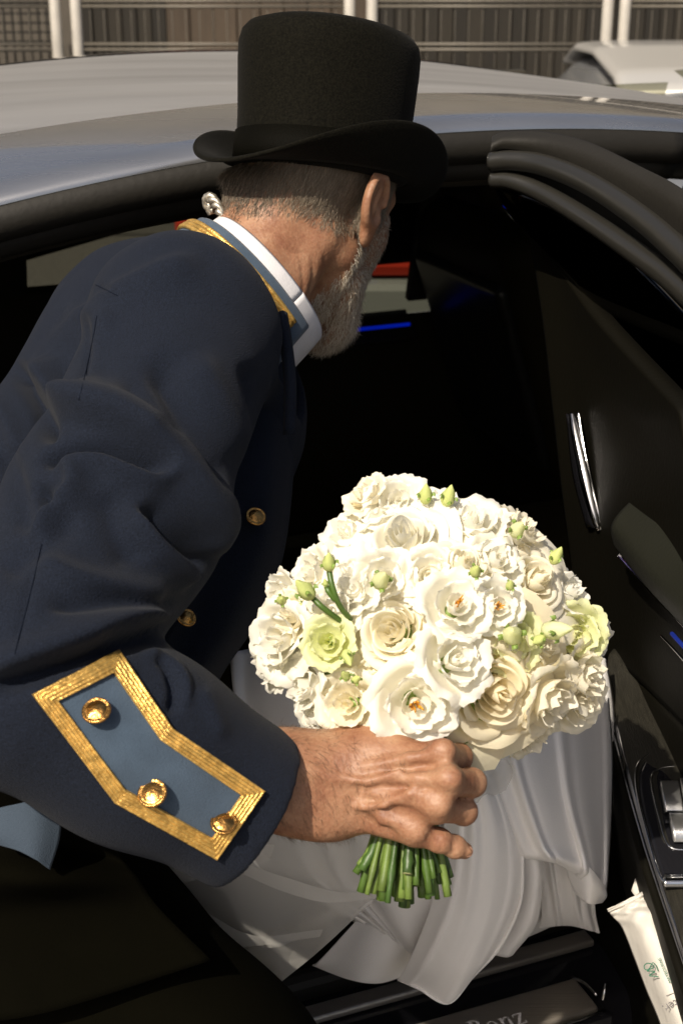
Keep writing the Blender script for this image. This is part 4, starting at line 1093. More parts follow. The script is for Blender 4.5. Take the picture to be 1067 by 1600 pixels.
def text_mesh(name, s, size, M, mtl, parent, ext=.0004, sx=1.0, align='CENTER', shear=0):
    c = bpy.data.curves.new(name, 'FONT'); c.body = s; c.size = size; c.extrude = ext; c.align_x = align; c.shear = shear; c.resolution_u = 4
    t = bpy.data.objects.new(name, c); COL.objects.link(t); bpy.context.view_layer.update()
    me = bpy.data.meshes.new_from_object(t.evaluated_get(bpy.context.evaluated_depsgraph_get()))
    COL.objects.unlink(t); bpy.data.objects.remove(t)
    me.transform(M @ Matrix.Diagonal((sx, 1, 1, 1))); me.name = name; me.materials.clear(); me.materials.append(mtl)
    o = bpy.data.objects.new(name, me); COL.objects.link(o)
    setp(o, parent); o['kind'] = 'stuff'; return o
ink_light = mat('engraved_letter', (.75, .72, .70), rough=.5)
# serif lettering drawn as strokes: the part of the name that reaches into view
def stroke_letters(name, glyphs, M, mtl, parent, h):
    V = []; F = []
    def quad(a, b, c, d):
        k = len(V)
        for p in (a, b, c, d): V.append(M @ Vector((p[0]*h, p[1]*h, .0006)))
        F.append((k, k+1, k+2, k+3))
    def arc(cx, cy, rx, ry, a0, a1, w0, w1, n=14):
        A = np.linspace(R_(a0), R_(a1), n)
        for i in range(n-1):
            def pt(a, s):
                wt = w0+(w1-w0)*abs(math.cos(a)); return (cx+(rx-s*wt)*math.cos(a), cy+(ry-s*w0)*math.sin(a))
            quad(pt(A[i], 0), pt(A[i+1], 0), pt(A[i+1], 1), pt(A[i], 1))
    x = 0
    for g_ in glyphs:
        if g_ == 'B':
            quad((x+.08, 0), (x+.22, 0), (x+.22, 1), (x+.08, 1)); quad((x, 0), (x+.08, 0), (x+.08, .05), (x, .05)); quad((x, .95), (x+.08, .95), (x+.08, 1), (x, 1))
            arc(x+.22, .76, .30, .24, -90, 90, .05, .13); arc(x+.22, .27, .36, .27, -90, 90, .05, .14); x += .72
        elif g_ == 'e':
            arc(x+.26, .33, .26, .34, 0, 320, .05, .12, 22); quad((x+.08, .33), (x+.50, .33), (x+.50, .38), (x+.08, .38)); x += .62
        elif g_ == 'n':
            for dx in (.07, .40): quad((x+dx, 0), (x+dx+.12, 0), (x+dx+.12, .60 if dx > .1 else .66), (x+dx, .60 if dx > .1 else .66)); quad((x+dx-.06, 0), (x+dx+.18, 0), (x+dx+.18, .045), (x+dx-.06, .045))
            quad((x, .61), (x+.07, .61), (x+.07, .66), (x, .66)); arc(x+.345, .47, .175, .20, 5, 175, .06, .10); x += .68
        elif g_ == 'z':
            quad((x, .60), (x+.46, .60), (x+.46, .66), (x, .66)); quad((x, 0), (x+.46, 0), (x+.46, .06), (x, .06)); quad((x, .06), (x+.15, .06), (x+.46, .60), (x+.31, .60)); quad((x, .48), (x+.045, .48), (x+.045, .60), (x, .60)); quad((x+.415, .06), (x+.46, .06), (x+.46, .19), (x+.415, .19)); x += .55
        elif g_ == '-': quad((x, .28), (x+.28, .28), (x+.28, .36), (x, .36)); x += .36
    o = obj(name, V, F, mtl, parent, smooth=False); o['kind'] = 'stuff'; return o
hB = .0285
stroke_letters('sill_lettering', '-Benz', CM @ Matrix.Translation((.138-.36*hB, -.0955, .4503)), ink_light, sill, hB)
text_mesh('sill_lettering', 'Mercedes', .036, CM @ Matrix.Translation((.115, -.0955, .4504)), ink_light, sill, align='RIGHT')

# --- bodywork
def side(name, x0, x1, mtl, parent, far=False, zt=.98, zb=.30, nu=20):
    def fn(U, V_):
        z = zb+(zt-zb)*V_; y = -.135+.05*(V_-.45)**2*4+.03*np.clip(np.abs(U-.2)-1.6, 0, 3)**2; return U, (1.9-y if far else y), z
    return cpatch(name, fn, (x0, x1), (0, 1), mtl, parent, th=.02, nu=nu, nv=24, off=1.0 if far else -1.0)
for far in (False, True):
    side('front_door', .60, 1.62, paint, car, far, zt=.76 if far else .98)
    side('front_wing', 1.63, 3.25, paint, car, far, zt=.86, zb=.62)
    side('rear_wing', -2.05, -.92, paint, car, far, zt=.95, zb=.62)
    y = 1.9 if far else 0
side('rear_door', -.90, .58, paint, car, True, zt=.86)
cpatch('bonnet', lambda U, V_: (U, V_, .90+.08*(1-((V_-.95)/1.0)**2)-.07*(U-1.9)**2*.6), (1.6, 3.3), (-.08, 1.98), paint, car, th=.02)
cpatch('boot_lid', lambda U, V_: (U, V_, .96+.05*(1-((V_-.95)/1.0)**2)-.05*(-1.3-U)**2), (-2.1, -1.35), (-.02, 1.92), paint, car, th=.02)
cpatch('windscreen', lambda U, V_: (1.50+.75*(1-U), .25+(1.4)*V_+0*U, .98+.47*U-.05*(2*V_-1)**2), (0, 1), (0, 1), tint, car)
cpatch('rear_window', lambda U, V_: (-1.75+.65*U, .25+1.4*V_+0*U, .98+.36*U-.05*(2*V_-1)**2), (0, 1), (0, 1), tint, car)
cpatch('front_window', lambda U, V_: (.62+U*(1-.25*V_), -.06+.37*V_+0*U, .975+.46*V_-.10*U*V_), (0, 1.0), (0, 1), tint, car)
box('front_bumper', (3.2, .0, .22), (3.36, 1.9, .78), paint, car, .05, CM); box('rear_bumper', (-2.22, .0, .25), (-2.05, 1.9, .93), paint, car, .05, CM)
box('floor_pan', (-2.0, .05, .24), (3.2, 1.82, .30), carpet, car, 0, CM)
for x in (2.45, -1.42):
    for y in (.08, 1.82):
        wl = empty('wheel', cl_((x, y, .35)), parent=car)
        MW = CM @ Matrix.Translation((x, y, .35)) @ Matrix.Rotation(math.pi/2, 4, 'X')
        lathe('tyre', [(.24, -.11), (.32, -.115), (.345, -.09), (.35, 0), (.345, .09), (.32, .115), (.24, .11), (.24, -.11)], tyre_m, wl, 40, MW)
        lathe('rim', [(0, -.03), (.05, -.03), (.06, -.05), (.20, -.08), (.235, -.1), (.24, .1), (.2, .08), (.06, .05), (.05, .03), (0, .03)], brushed, wl, 30, MW)
# --- cabin
def rbox(name, lo, hi, r, mtl, parent, M=None, h=.012, bulge=0.0):
    lo = np.array(lo); hi = np.array(hi); c = (lo+hi)/2; b = (hi-lo)/2-r
    def sd(p):
        q_ = np.abs(p-c.astype(np.float32))-b.astype(np.float32); return sub_len(np.maximum(q_, 0))+np.minimum(q_.max(1), 0)-r
    V, Q = surfnet(sd, lo-2*h, hi+2*h, h); V = relax(V, Q, 1)
    MM = CM if M is None else CM @ M; V = V@np.array(MM)[:3, :3].T+np.array(MM)[:3, 3]
    return obj(name, V, Q, mtl, parent)
rs = empty('rear_seat', cl_((-.5, .9, .3)), parent=car)
for y0, y1 in ((.20, .78), (.80, 1.12), (1.14, 1.70)):
    rbox('cushion', (-.75, y0, .34), (-.12, y1, .60), .06, leather, rs)
    rbox('backrest', (-.09, y0, 0), (.09, y1, .62), .06, leather, rs, Matrix.Translation((-.78, 0, .52)) @ Matrix.Rotation(R_(-22), 4, 'Y'))
for y0, y1 in ((.34, .64), (1.28, 1.58)):
    rbox('headrest', (-.06, y0, 0), (.05, y1, .20), .045, leather, rs, Matrix.Translation((-1.02, 0, 1.10)) @ Matrix.Rotation(R_(-14), 4, 'Y'))
for y0, y1 in ((.20, .72), (1.18, 1.70)):
    fs = empty('front_seat', cl_((.8, (y0+y1)/2, .3)), parent=car)
    rbox('cushion', (1.08, y0, .34), (1.66, y1, .58), .06, leather, fs)
    rbox('backrest', (-.08, y0, 0), (.08, y1, .66), .07, leather, fs, Matrix.Translation((1.10, 0, .52)) @ Matrix.Rotation(R_(-18), 4, 'Y'))
    rbox('back_panel', (-.10, y0+.05, .12), (-.07, y1-.05, .56), .012, satin_black, fs, Matrix.Translation((1.10, 0, .52)) @ Matrix.Rotation(R_(-18), 4, 'Y'), h=.008)
    rbox('headrest', (-.05, y0+.11, 0), (.06, y1-.11, .20), .045, leather, fs, Matrix.Translation((.88, 0, 1.17)) @ Matrix.Rotation(R_(-12), 4, 'Y'))
rbox('dashboard', (1.35, .12, .55), (1.75, 1.78, .98), .10, leather, car, h=.02)
rbox('centre_console', (.55, .80, .30), (1.4, 1.10, .62), .05, leather, car, h=.015)
# far side: door card with a strip of glass showing under an added dark sheet
fd = empty('far_door_trim', cl_((.3, 1.75, .6)), parent=car)
belt = lambda x: 1.012-.14*np.clip((x-.25)/.3, 0, 1)
cpatch('far_card', lambda U, V_: (U, 1.72-.06*np.sin(V_*np.pi)+0*U, .34+(belt(U)-.012-.34)*V_), (-1.3, 1.5), (0, 1), leather, fd, th=.02, nu=40)
cpatch('far_ledge', lambda U, V_: (U, 1.665+.075*V_, belt(U)-.062+.054*V_), (.30, .86), (0, 1), leather, fd, th=.006, nu=40, nv=8)
tube('light_strip', cl_(np.stack([np.linspace(.3, .83, 30), np.full(30, 1.648), belt(np.linspace(.3, .83, 30))-.018], 1)), .0042, led_blue, fd, 8)
cpatch('far_glass', lambda U, V_: (U, 1.755-.16*V_, belt(U)-.02+(1.40-belt(U))*V_), (-.95, 1.45), (0, 1), tint, fd, nu=30)
topl = lambda x: np.where(x < .35, 1.06+.21*x, .980-.0*x)
cpatch('window_dark_sheet', lambda U, V_: (U, 1.735-.15*V_, topl(U)+(zE(U)-.06-topl(U))*V_), (-.035, 1.05), (0, 1), headliner_m, fd, th=.004, nu=60)  # dark sheet added to keep the upper far window black
cpatch('far_rear_pillar', lambda U, V_: (U, 1.74-.15*V_, .90+.52*V_), (-1.3, -.034), (0, 1), headliner_m, fd, th=.02)
cpatch('far_centre_pillar', lambda U, V_: (U, 1.70-.13*V_, .90+.52*V_), (.845, 1.06), (0, 1), headliner_m, fd, th=.02)

# --- the open rear door
door = empty('open_door', W(1010, 1500, 1.7), parent=car)
def T3(*pts): return cr(np.array([w(*p) for p in pts]), 60)
# window frame: rubber seal and two satin beads
sealu = np.array([(768, 213, 1.745), (790, 205, 1.735), (850, 205, 1.70), (920, 222, 1.63), (1000, 260, 1.53), (1067, 296, 1.44), (1170, 372, 1.32), (1290, 500, 1.22), (1440, 820, 1.12)])
seall = np.array([(766, 240, 1.735), (790, 234, 1.725), (850, 245, 1.69), (920, 276, 1.62), (1000, 325, 1.52), (1067, 375, 1.43), (1170, 470, 1.31), (1290, 620, 1.21), (1420, 900, 1.12)])
G = np.stack([sealu, sealu*.66+seall*.34-np.array((0, 0, .012)), sealu*.34+seall*.66-np.array((0, 0, .010)), seall], 1)
patch('frame_seal', G, rubber, door, 70, 16, th=.02, offset=1.0)
b2 = T3((766, 253, 1.735), (800, 251, 1.72), (850, 258, 1.69), (920, 286, 1.62), (1000, 338, 1.52), (1067, 396, 1.43), (1170, 500, 1.31), (1290, 660, 1.21), (1420, 920, 1.125))
b3 = T3((768, 281, 1.745), (800, 283, 1.73), (850, 303, 1.70), (920, 345, 1.63), (1000, 400, 1.53), (1067, 452, 1.44), (1170, 560, 1.32), (1290, 720, 1.22), (1400, 930, 1.135))
obj('frame_web', np.stack([b2+np.array((.012, .012, 0)), b3+np.array((.012, .012, 0))], 1).reshape(-1, 3), grid_faces(60, 2), satin_black, door)
tube('frame_bead', b2, np.linspace(.0115, .0165, 60), satin_black, door, 20); tube('frame_bead', b3, np.linspace(.0100, .0150, 60), satin_black, door, 20)
patch('door_glass', [[(770, 288, 1.76), (850, 318, 1.72), (1000, 420, 1.55), (1290, 740, 1.24)], [(800, 340, 1.80), (890, 420, 1.74), (1030, 540, 1.57), (1270, 800, 1.28)], [(850, 380, 1.84), (920, 470, 1.76), (1060, 660, 1.58), (1250, 880, 1.32)]], glass_dark, door, 20, 40, th=.004)
# outer skin
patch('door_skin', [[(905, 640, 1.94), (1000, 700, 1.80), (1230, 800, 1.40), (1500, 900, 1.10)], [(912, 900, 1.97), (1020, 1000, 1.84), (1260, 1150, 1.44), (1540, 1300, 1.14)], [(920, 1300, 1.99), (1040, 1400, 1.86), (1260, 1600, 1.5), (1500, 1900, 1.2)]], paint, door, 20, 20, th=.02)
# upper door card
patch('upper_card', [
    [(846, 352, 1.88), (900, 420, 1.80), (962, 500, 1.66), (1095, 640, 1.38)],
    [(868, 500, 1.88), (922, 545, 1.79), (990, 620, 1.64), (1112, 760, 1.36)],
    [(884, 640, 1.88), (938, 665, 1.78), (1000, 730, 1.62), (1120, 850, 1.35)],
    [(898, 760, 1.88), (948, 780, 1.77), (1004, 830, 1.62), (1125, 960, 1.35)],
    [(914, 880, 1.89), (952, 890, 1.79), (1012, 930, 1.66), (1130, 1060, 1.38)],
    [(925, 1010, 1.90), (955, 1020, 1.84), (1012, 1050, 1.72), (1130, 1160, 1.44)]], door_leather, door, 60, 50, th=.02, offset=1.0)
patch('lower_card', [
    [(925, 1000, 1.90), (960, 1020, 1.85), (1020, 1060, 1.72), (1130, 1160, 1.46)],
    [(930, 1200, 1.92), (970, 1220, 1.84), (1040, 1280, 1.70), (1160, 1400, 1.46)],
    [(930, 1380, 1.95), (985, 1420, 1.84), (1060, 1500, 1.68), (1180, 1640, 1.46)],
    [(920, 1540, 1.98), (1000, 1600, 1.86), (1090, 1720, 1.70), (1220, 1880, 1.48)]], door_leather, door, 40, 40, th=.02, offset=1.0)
tube('card_piping', T3((902, 443, 1.775), (925, 545, 1.765), (942, 665, 1.755), (952, 780, 1.745), (956, 890, 1.765)), .006, door_leather, door, 10)
# chrome pull handle
hd = T3((893, 646, 1.775), (899, 680, 1.765), (909, 725, 1.755), (920, 775, 1.745), (930, 812, 1.74), (936, 828, 1.742))
tube('pull_handle', hd, np.interp(np.linspace(0, 1, 60), [0, .1, .5, .9, 1], [.0035, .005, .0075, .0045, .003]), chrome, door, 14)
tube('handle_rim', T3((903, 644, 1.77), (912, 700, 1.758), (924, 760, 1.745), (934, 800, 1.738), (938, 828, 1.74)), .0022, chrome, door, 8)
patch('handle_cup', [[(886, 646, 1.80), (895, 660, 1.785), (906, 650, 1.79)], [(896, 740, 1.79), (908, 740, 1.765), (922, 740, 1.775)], [(918, 825, 1.78), (928, 825, 1.76), (940, 825, 1.765)]], gloss_black, door, 16, 12, th=.004)
tube('trim_glint', T3((985, 765, 1.60), (988, 780, 1.598), (993, 790, 1.597)), .0012, chrome, door, 6)
# padded shelf
patch('armrest_pad', [[(986, 792, 1.595), (1030, 822, 1.50), (1110, 880, 1.36)], [(972, 806, 1.585), (1022, 852, 1.48), (1110, 930, 1.34)], [(962, 824, 1.580), (1012, 884, 1.475), (1110, 990, 1.33)], [(966, 850, 1.60), (1016, 912, 1.49), (1110, 1012, 1.345)]], mat('pad_leather', (.010, .0105, .006), rough=.55, bump=.3, bscale=180), door, 20, 30, th=.012)
tube('pad_piping', T3((962, 822, 1.572), (1010, 880, 1.468), (1067, 945, 1.385), (1110, 992, 1.325)), .0009, chrome, door, 6)
tube('pad_chrome', T3((965, 870, 1.60), (1000, 908, 1.52), (1067, 978, 1.40), (1110, 1020, 1.35)), .0014, chrome, door, 8)
patch('pad_reflection', [[(965, 869, 1.60), (1000, 906, 1.52), (1060, 968, 1.41)], [(972, 864, 1.604), (994, 882, 1.55), (1062, 964, 1.412)]], mat('violet_reflection', (.10, .09, .22), rough=.12), door, 12, 5, th=.002)  # bluish reflection below the pad edge, painted as a thin violet strip
tube('door_light', T3((1049, 990, 1.43), (1058, 1000, 1.41), (1080, 1024, 1.38)), .0022, mat('dim_ambient_light', (.0, .01, .08), emit=(.0, .03, 1.0), estr=.10), door, 8)
tube('lower_chrome', T3((1032, 993, 1.50), (1050, 1012, 1.47), (1080, 1046, 1.43)), .0012, chrome, door, 8)
# armrest: wood panel, chrome rail, switch pack
edge = [(985, 1018, 1.80), (960, 1026, 1.775), (950, 1042, 1.76), (955, 1090, 1.72), (975, 1180, 1.63), (1008, 1300, 1.53), (1040, 1400, 1.46), (1067, 1482, 1.40), (1110, 1610, 1.33)]
tube('armrest_chrome', T3(*edge), np.linspace(.0026, .0042, 60), chrome, door, 12)
tube('armrest_chrome', T3(*[(x-7+i*.6, y+10, t+.002) for i, (x, y, t) in enumerate(edge[2:])]), .0016, chrome, door, 8)
er = np.array(edge)
G = np.stack([er, er+np.array((45, 8, -.015)), er+np.array((110, 20, -.03)), er+np.array((260, 40, -.05))], 1)
patch('armrest_panel', G, wood, door, 70, 30, th=.012, offset=1.0)
G = np.stack([er[2:]+np.array((-10, 14, .004)), er[2:]+np.array((-16, 60, .06)), er[2:]+np.array((-10, 150, .14))], 1)
patch('armrest_side', G, door_leather, door, 50, 16, th=.01)
patch('speaker_cloth', [[(941, 1060, 1.765), (950, 1058, 1.755)], [(951, 1150, 1.695), (964, 1148, 1.68)], [(972, 1250, 1.62), (987, 1247, 1.60)], [(1000, 1345, 1.555), (1010, 1342, 1.535)], [(1012, 1400, 1.52), (1017, 1398, 1.50)]], mat('speaker_cloth', (.10, .088, .07), rough=.8, bump=.8, bscale=900), door, 40, 6, th=.003)
def at_panel(px, py, lift=0.0):
    """point on the armrest plane"""
    k = np.interp(py, [1018, 1180, 1300, 1400, 1482, 1610], [1.78, 1.62, 1.515, 1.445, 1.385, 1.31]); return W(px, py, k-lift)
ring = cr(np.array([np.array(at_panel(*p, .012)) for p in ((1130, 1176), (1085, 1170), (1040, 1172), (1008, 1182), (993, 1204), (996, 1245), (1012, 1310), (1026, 1358), (1040, 1380), (1075, 1384), (1130, 1380))]), 70)
tube('switch_ring', ring, .0018, chrome, door, 10)
bz = [[np.array(at_panel(x, y, .010+.004*(0 < i < 3))) for i, x in enumerate((a, a*.66+1130*.34, a*.34+1130*.66, 1130))] for a, y in ((1010, 1184), (998, 1215), (1002, 1260), (1016, 1315), (1034, 1374))]
patch('switch_bezel', bz, gloss_black, door, 30, 20, th=.004, px=False)
rec = [[np.array(at_panel(x, y, l)) for x, l in ((a, .016), (a+9, .0135), (1130, .0135))] for a, y in ((1022, 1206), (1017, 1222), (1026, 1270), (1036, 1312), (1050, 1326))]
patch('switch_tray', rec, satin_black, door, 20, 14, th=.003, px=False)
tube('tray_rim', cr(np.array([np.array(at_panel(*p, .017)) for p in ((1100, 1200), (1045, 1198), (1022, 1206), (1017, 1225), (1028, 1275), (1040, 1315), (1056, 1327), (1100, 1326))]), 50), .0011, chrome, door, 8)
sw_m = mat('switch_metal', (.55, .55, .54), rough=.28, metal=.9, bump=.1, bscale=300)
icon_m = mat('switch_print', (.03, .03, .03), rough=.6)
for (x0, y0, x1, y1) in ((1030, 1230, 1058, 1270), (1061, 1226, 1092, 1266), (1044, 1281, 1092, 1312)):
    c = [[np.array(at_panel(x0+(x1-x0)*u+(y-y0)*.18, y, .019+.008*math.sin(math.pi*v))) for u in (0, .5, 1)] for v, y in zip((0, .25, .5, .75, 1), np.linspace(y0, y1, 5))]
    sw = patch('switch', c, sw_m, door, 16, 12, th=.008, px=False, offset=1.0)
patch('tray_lip', [[np.array(at_panel(x, y, l)) for x in (1036, 1070, 1130)] for y, l in ((1366, .014), (1376, .020), (1386, .014))], chrome, door, 10, 16, th=.002, px=False)
rbox_c = None
def icon(lines, M, mtl, parent):
    V = []; F = []
    for (x0, y0), (x1, y1) in lines:
        d = Vector((x1-x0, y1-y0)); n_ = Vector((-d.y, d.x)).normalized()*.0003; k = len(V)
        for x, y, s in ((x0, y0, 1), (x1, y1, 1), (x1, y1, -1), (x0, y0, -1)): V.append(M @ Vector((x+n_.x*s, y+n_.y*s, 0)))
        F.append((k, k+1, k+2, k+3))
    o = obj('switch_icon', V, F, mtl, parent, smooth=False); o['kind'] = 'stuff'
pn = (Vector(at_panel(1090, 1240))-Vector(at_panel(1040, 1240))).cross(Vector(at_panel(1045, 1270))-Vector(at_panel(1040, 1240))).normalized()
if pn.dot(cam.location-Vector(at_panel(1040, 1240))) < 0: pn = -pn
for k, (px, py) in enumerate(((1047, 1240), (1066, 1291))):
    M = frame(pn, Vector(at_panel(px+20, py+1))-Vector(at_panel(px, py)), at_panel(px, py, .0375))
    a = .0042; b = .0026
    L = [((-a, -b), (a, -b)), ((a, -b), (a, b*.6)), ((a, b*.6), (0, b)), ((0, b), (-a, b*.4)), ((-a, b*.4), (-a, -b)), ((-a*.4, -b*.4), (a*.5, -b*.4))] if k == 0 else [((-a, -b), (a, -b)), ((a, -b), (a, b)), ((a, b), (-a, b)), ((-a, b), (-a, -b)), ((-a*.4, -b*.5), (0, b*.4)), ((0, b*.4), (a*.4, -b*.5))]
    icon(L, M, icon_m, door)
# paper sleeve standing in the door pocket
paper = mat('white_paper', (.62, .59, .53), rough=.7, bump=.5, bscale=60, var=.05, vscale=20)
ink_green = mat('green_ink', (.02, .13, .07), rough=.6); ink_grey = mat('grey_ink', (.12, .11, .11), rough=.6)
sleeve = empty('bottle_sleeve', W(1050, 1700, 1.52))
tag(sleeve, 'crumpled white paper bottle sleeve with green lettering in the door pocket', 'paper sleeve')
SG = [[(948, 1421, 1.545), (975, 1408, 1.530), (1000, 1395, 1.530), (1013, 1386, 1.545)],
      [(957, 1432, 1.545), (982, 1421, 1.520), (1006, 1410, 1.520), (1020, 1402, 1.54)],
      [(972, 1450, 1.540), (996, 1440, 1.500), (1022, 1428, 1.500), (1036, 1424, 1.535)],
      [(990, 1495, 1.520), (1014, 1484, 1.472), (1040, 1470, 1.472), (1054, 1464, 1.520)],
      [(1010, 1548, 1.495), (1034, 1536, 1.445), (1062, 1520, 1.445), (1078, 1512, 1.495)],
      [(1032, 1602, 1.470), (1058, 1592, 1.420), (1086, 1576, 1.420), (1102, 1566, 1.470)],
      [(1060, 1690, 1.43), (1088, 1680, 1.38), (1116, 1662, 1.38), (1132, 1650, 1.43)]]
sl_ = patch('sleeve_front', SG, paper, sleeve, 80, 40, px=True, fn=lambda G: G+np.stack([.5*np.sin(np.arange(80)*1.1)[:, None]*np.ones(40)[None]*np.clip((14-np.arange(80))/14, 0, 1)[:, None], 0*G[..., 0], .0035*np.sin(np.arange(80)*.55)[:, None]*np.sin(np.arange(40)*.4+1)[None]*np.clip((40-np.arange(80))/30, 0, 1)[:, None]+.0012*np.sin(np.arange(80)*.21)[:, None]*np.ones(40)[None]], -1))
solid(sl_, .0012, 0)
patch('sleeve_back', [[(x, y, 2*1.50-t+.06+.04*((1545-y)/300)) for x, y, t in (r_ if i else r_)] for i, r_ in enumerate([[(a[0], a[1], 1.5) for a in r2] for r2 in SG])], paper, sleeve, 40, 20, th=.001) if False else None
patch('sleeve_tab', [[(986, 1392, 1.56), (1000, 1352, 1.565), (1012, 1362, 1.565)], [(990, 1398, 1.555), (1006, 1378, 1.555), (1022, 1382, 1.555)], [(994, 1402, 1.55), (1008, 1396, 1.55), (1022, 1396, 1.55)]], paper, sleeve, 16, 14, th=.001)
tube('seam', T3((950, 1424, 1.541), (977, 1412, 1.526), (1002, 1399, 1.526), (1014, 1391, 1.541)), .0008, paper, sleeve, 6)
ax_ = (W(1080, 1592, 1.42)-W(1030, 1484, 1.47)).normalized(); acr = (W(1054, 1464, 1.5)-W(990, 1495, 1.5)).normalized(); nn_ = ax_.cross(acr)
if nn_.dot(cam.location-W(1030, 1500, 1.45)) < 0: nn_ = -nn_
def on_sleeve(px, py, t, xdir): return frame(nn_, xdir, W(px, py, t))
text_mesh('logo_name', 'MAYBOURNE', .0046, on_sleeve(1040, 1515, 1.440, -ax_), ink_green, sleeve, ext=.0001)
MS = on_sleeve(1019, 1519, 1.4455, -ax_) @ Matrix.Scale(.55, 4)
def swash(pts, r): tube('logo_script', [MS @ Vector((x, y, 0)) for x, y in cr(np.array(pts), 40)], r, ink_green, sleeve, 6)
swash([(-.012, -.006), (-.008, .0), (-.004, .008), (-.002, .004), (-.001, -.004), (.003, .002), (.006, .0085), (.007, .002), (.007, -.005)], .00055)
swash([(.007, -.005), (.011, -.006), (.016, -.003), (.019, .003), (.017, .009), (.012, .011), (.008, .008), (.009, .002), (.016, -.007), (.010, -.0105), (-.002, -.010)], .0005)
text_mesh('print_line', 'water.', .0115, on_sleeve(1053, 1562, 1.4255, -acr), ink_grey, sleeve, ext=.0001)
tube('print_rule', [np.array(W(1040, 1556, 1.432)), np.array(W(1085, 1540, 1.418))], .0003, ink_grey, sleeve, 5)
tube('buckle_glint', T3((941, 1562, 1.78), (944, 1548, 1.78), (946, 1538, 1.785)), .0022, chrome, door, 8)
# ================================================================== STREET
asphalt = mat('asphalt', (.055, .053, .05), rough=.95, var=.3, vscale=40, bump=.6, bscale=300)
box('ground', (-400, -400, -.3), (400, 400, 0), asphalt)['kind'] = 'structure'
pav = box('pavement', (-60, -30, .004), (60, .45, .12), mat('paving', (.30, .28, .25), rough=.9, var=.15, vscale=3, bump=.4, bscale=80), None, .01); pav['kind'] = 'structure'
# hoarding of upright boards behind the fence
YB = 10.2
def bx(px, Y, py=60):
    d = W(px, py, 1)-cam.location; return d.x*Y/d.y
dark_b = [mat('dark_board', (.017*k, .0135*k, .0085*k), rough=.85, var=.35, vscale=6, stretch=(6, 6, .6), bump=.4, bscale=40) for k in (.75, 1.0, 1.25)]
tan_b = [mat('tan_board', (.060*k, .043*k, .028*k), rough=.85, var=.22, vscale=6, stretch=(6, 6, .6)) for k in (.92, 1.0, 1.08)]
def hoarding(x0, x1, mats, label, wd=.100, Y=YB, h=2.4):
    e = empty('hoarding', ((x0+x1)/2, Y, 0)); tag(e, label, 'hoarding'); x = x0; me = {}
    i = 0
    while x < x1-.02:
        m = mats[(i*7+i//3) % len(mats)]
        if m.name not in me:
            o = box('board', (0, 0, 0), (wd-.008, .025, h), m, None, .004); me[m.name] = o.data; o.location = (x, Y, 0); setp(o, e)
        else:
            o = bpy.data.objects.new('board', me[m.name]); COL.objects.link(o); bevel(o, .004); o.location = (x, Y, 0); setp(o, e)
        o.location.y += .006*((i*5) % 3); x += wd; i += 1
    box('rail', (x0, Y+.04, .3), (x1, Y+.09, .4), mats[0], e); box('rail', (x0, Y+.04, 1.8), (x1, Y+.09, 1.9), mats[0], e)
hoarding(bx(125, YB), bx(259, YB), dark_b, 'short dark brown timber hoarding beside the white netted wall')
hoarding(bx(262, YB), bx(592, YB), tan_b, 'light tan timber hoarding behind the top hat', wd=.16)
hoarding(bx(594, YB), bx(1150, YB), dark_b, 'long dark brown timber hoarding at the right behind the parked cars')
wl_ = box('rendered_wall', (bx(-260, YB), YB, 0), (bx(124, YB), YB+.3, 1.9), mat('grey_render', (.075, .064, .050), rough=.9, var=.15, vscale=4)); tag(wl_, 'low grey-brown rendered wall behind the dark square netting', 'wall')
box('backing_wall', (-30, YB+.6, 0), (30, YB+.9, 6), mat('pale_wall', (.12, .105, .08), rough=.9, var=.15, vscale=2)); tag(bpy.data.objects['backing_wall'], 'tall pale wall rising behind the timber hoardings', 'wall')
# square netting in front of the wall
net = empty('square_netting', (bx(40, 9.4), 9.4, 0)); tag(net, 'dark square mesh netting on the far left', 'netting')
nm = mat('net_cord', (.008, .007, .005), rough=.9); X0, X1 = bx(-60, 9.4), bx(84, 9.4)
st = .054
k = 0
while X0+k*st < X1: box('vertical_cord', (X0+k*st, 9.4, .05), (X0+k*st+.012, 9.41, 2.0), nm, net); k += 1
for i in range(14): box('cross_cord', (X0, 9.411, 1.02+.0556*i), (X1, 9.423, 1.032+.0556*i), nm, net)
# white tubular fence panels
white_p = mat('white_fence_paint', (.40, .375, .33), rough=.5, var=.1, vscale=10)
wire_m = mat('galvanised_wire', (.14, .125, .10), rough=.5, metal=.2)
YF = 8.6
panels = [(-330, 90, 'white tubular fence panel at the far left before the netting'), (122, 546, 'white tubular fence panel with tan hoarding behind it'), (581, 946, 'white tubular fence panel just right of the top hat'), (973, 1380, 'white tubular fence panel at the far right')]
for a, b, lab in panels:
    xa, xb = bx(a, YF), bx(b, YF); e = empty('fence_panel', ((xa+xb)/2, YF, 0)); tag(e, lab, 'fence panel', 'white fence panels along the street')
    for x in (xa, xb): tube('post', [(x, YF, 0), (x, YF, 1.0), (x, YF, 2.0)], .032, white_p, e, 14)
    tube('top_rail', [(xa, YF, 1.98), (xb, YF, 1.98)], .02, white_p, e, 10); tube('bottom_rail', [(xa, YF, .15), (xb, YF, .15)], .02, white_p, e, 10)
    for z in (.6, .84, 1.09, 1.325, 1.55, 1.8):
        for dz in (0, .03): tube('cross_wire', [(xa, YF, z+dz), (xb, YF, z+dz)], .0075, wire_m, e, 6)
    n = max(2, int((xb-xa)/.075))
    for i in range(1, n): tube('upright_wire', [(xa+(xb-xa)*i/n, YF+.008, .15), (xa+(xb-xa)*i/n, YF+.008, 1.98)], .0022, wire_m, e, 4)
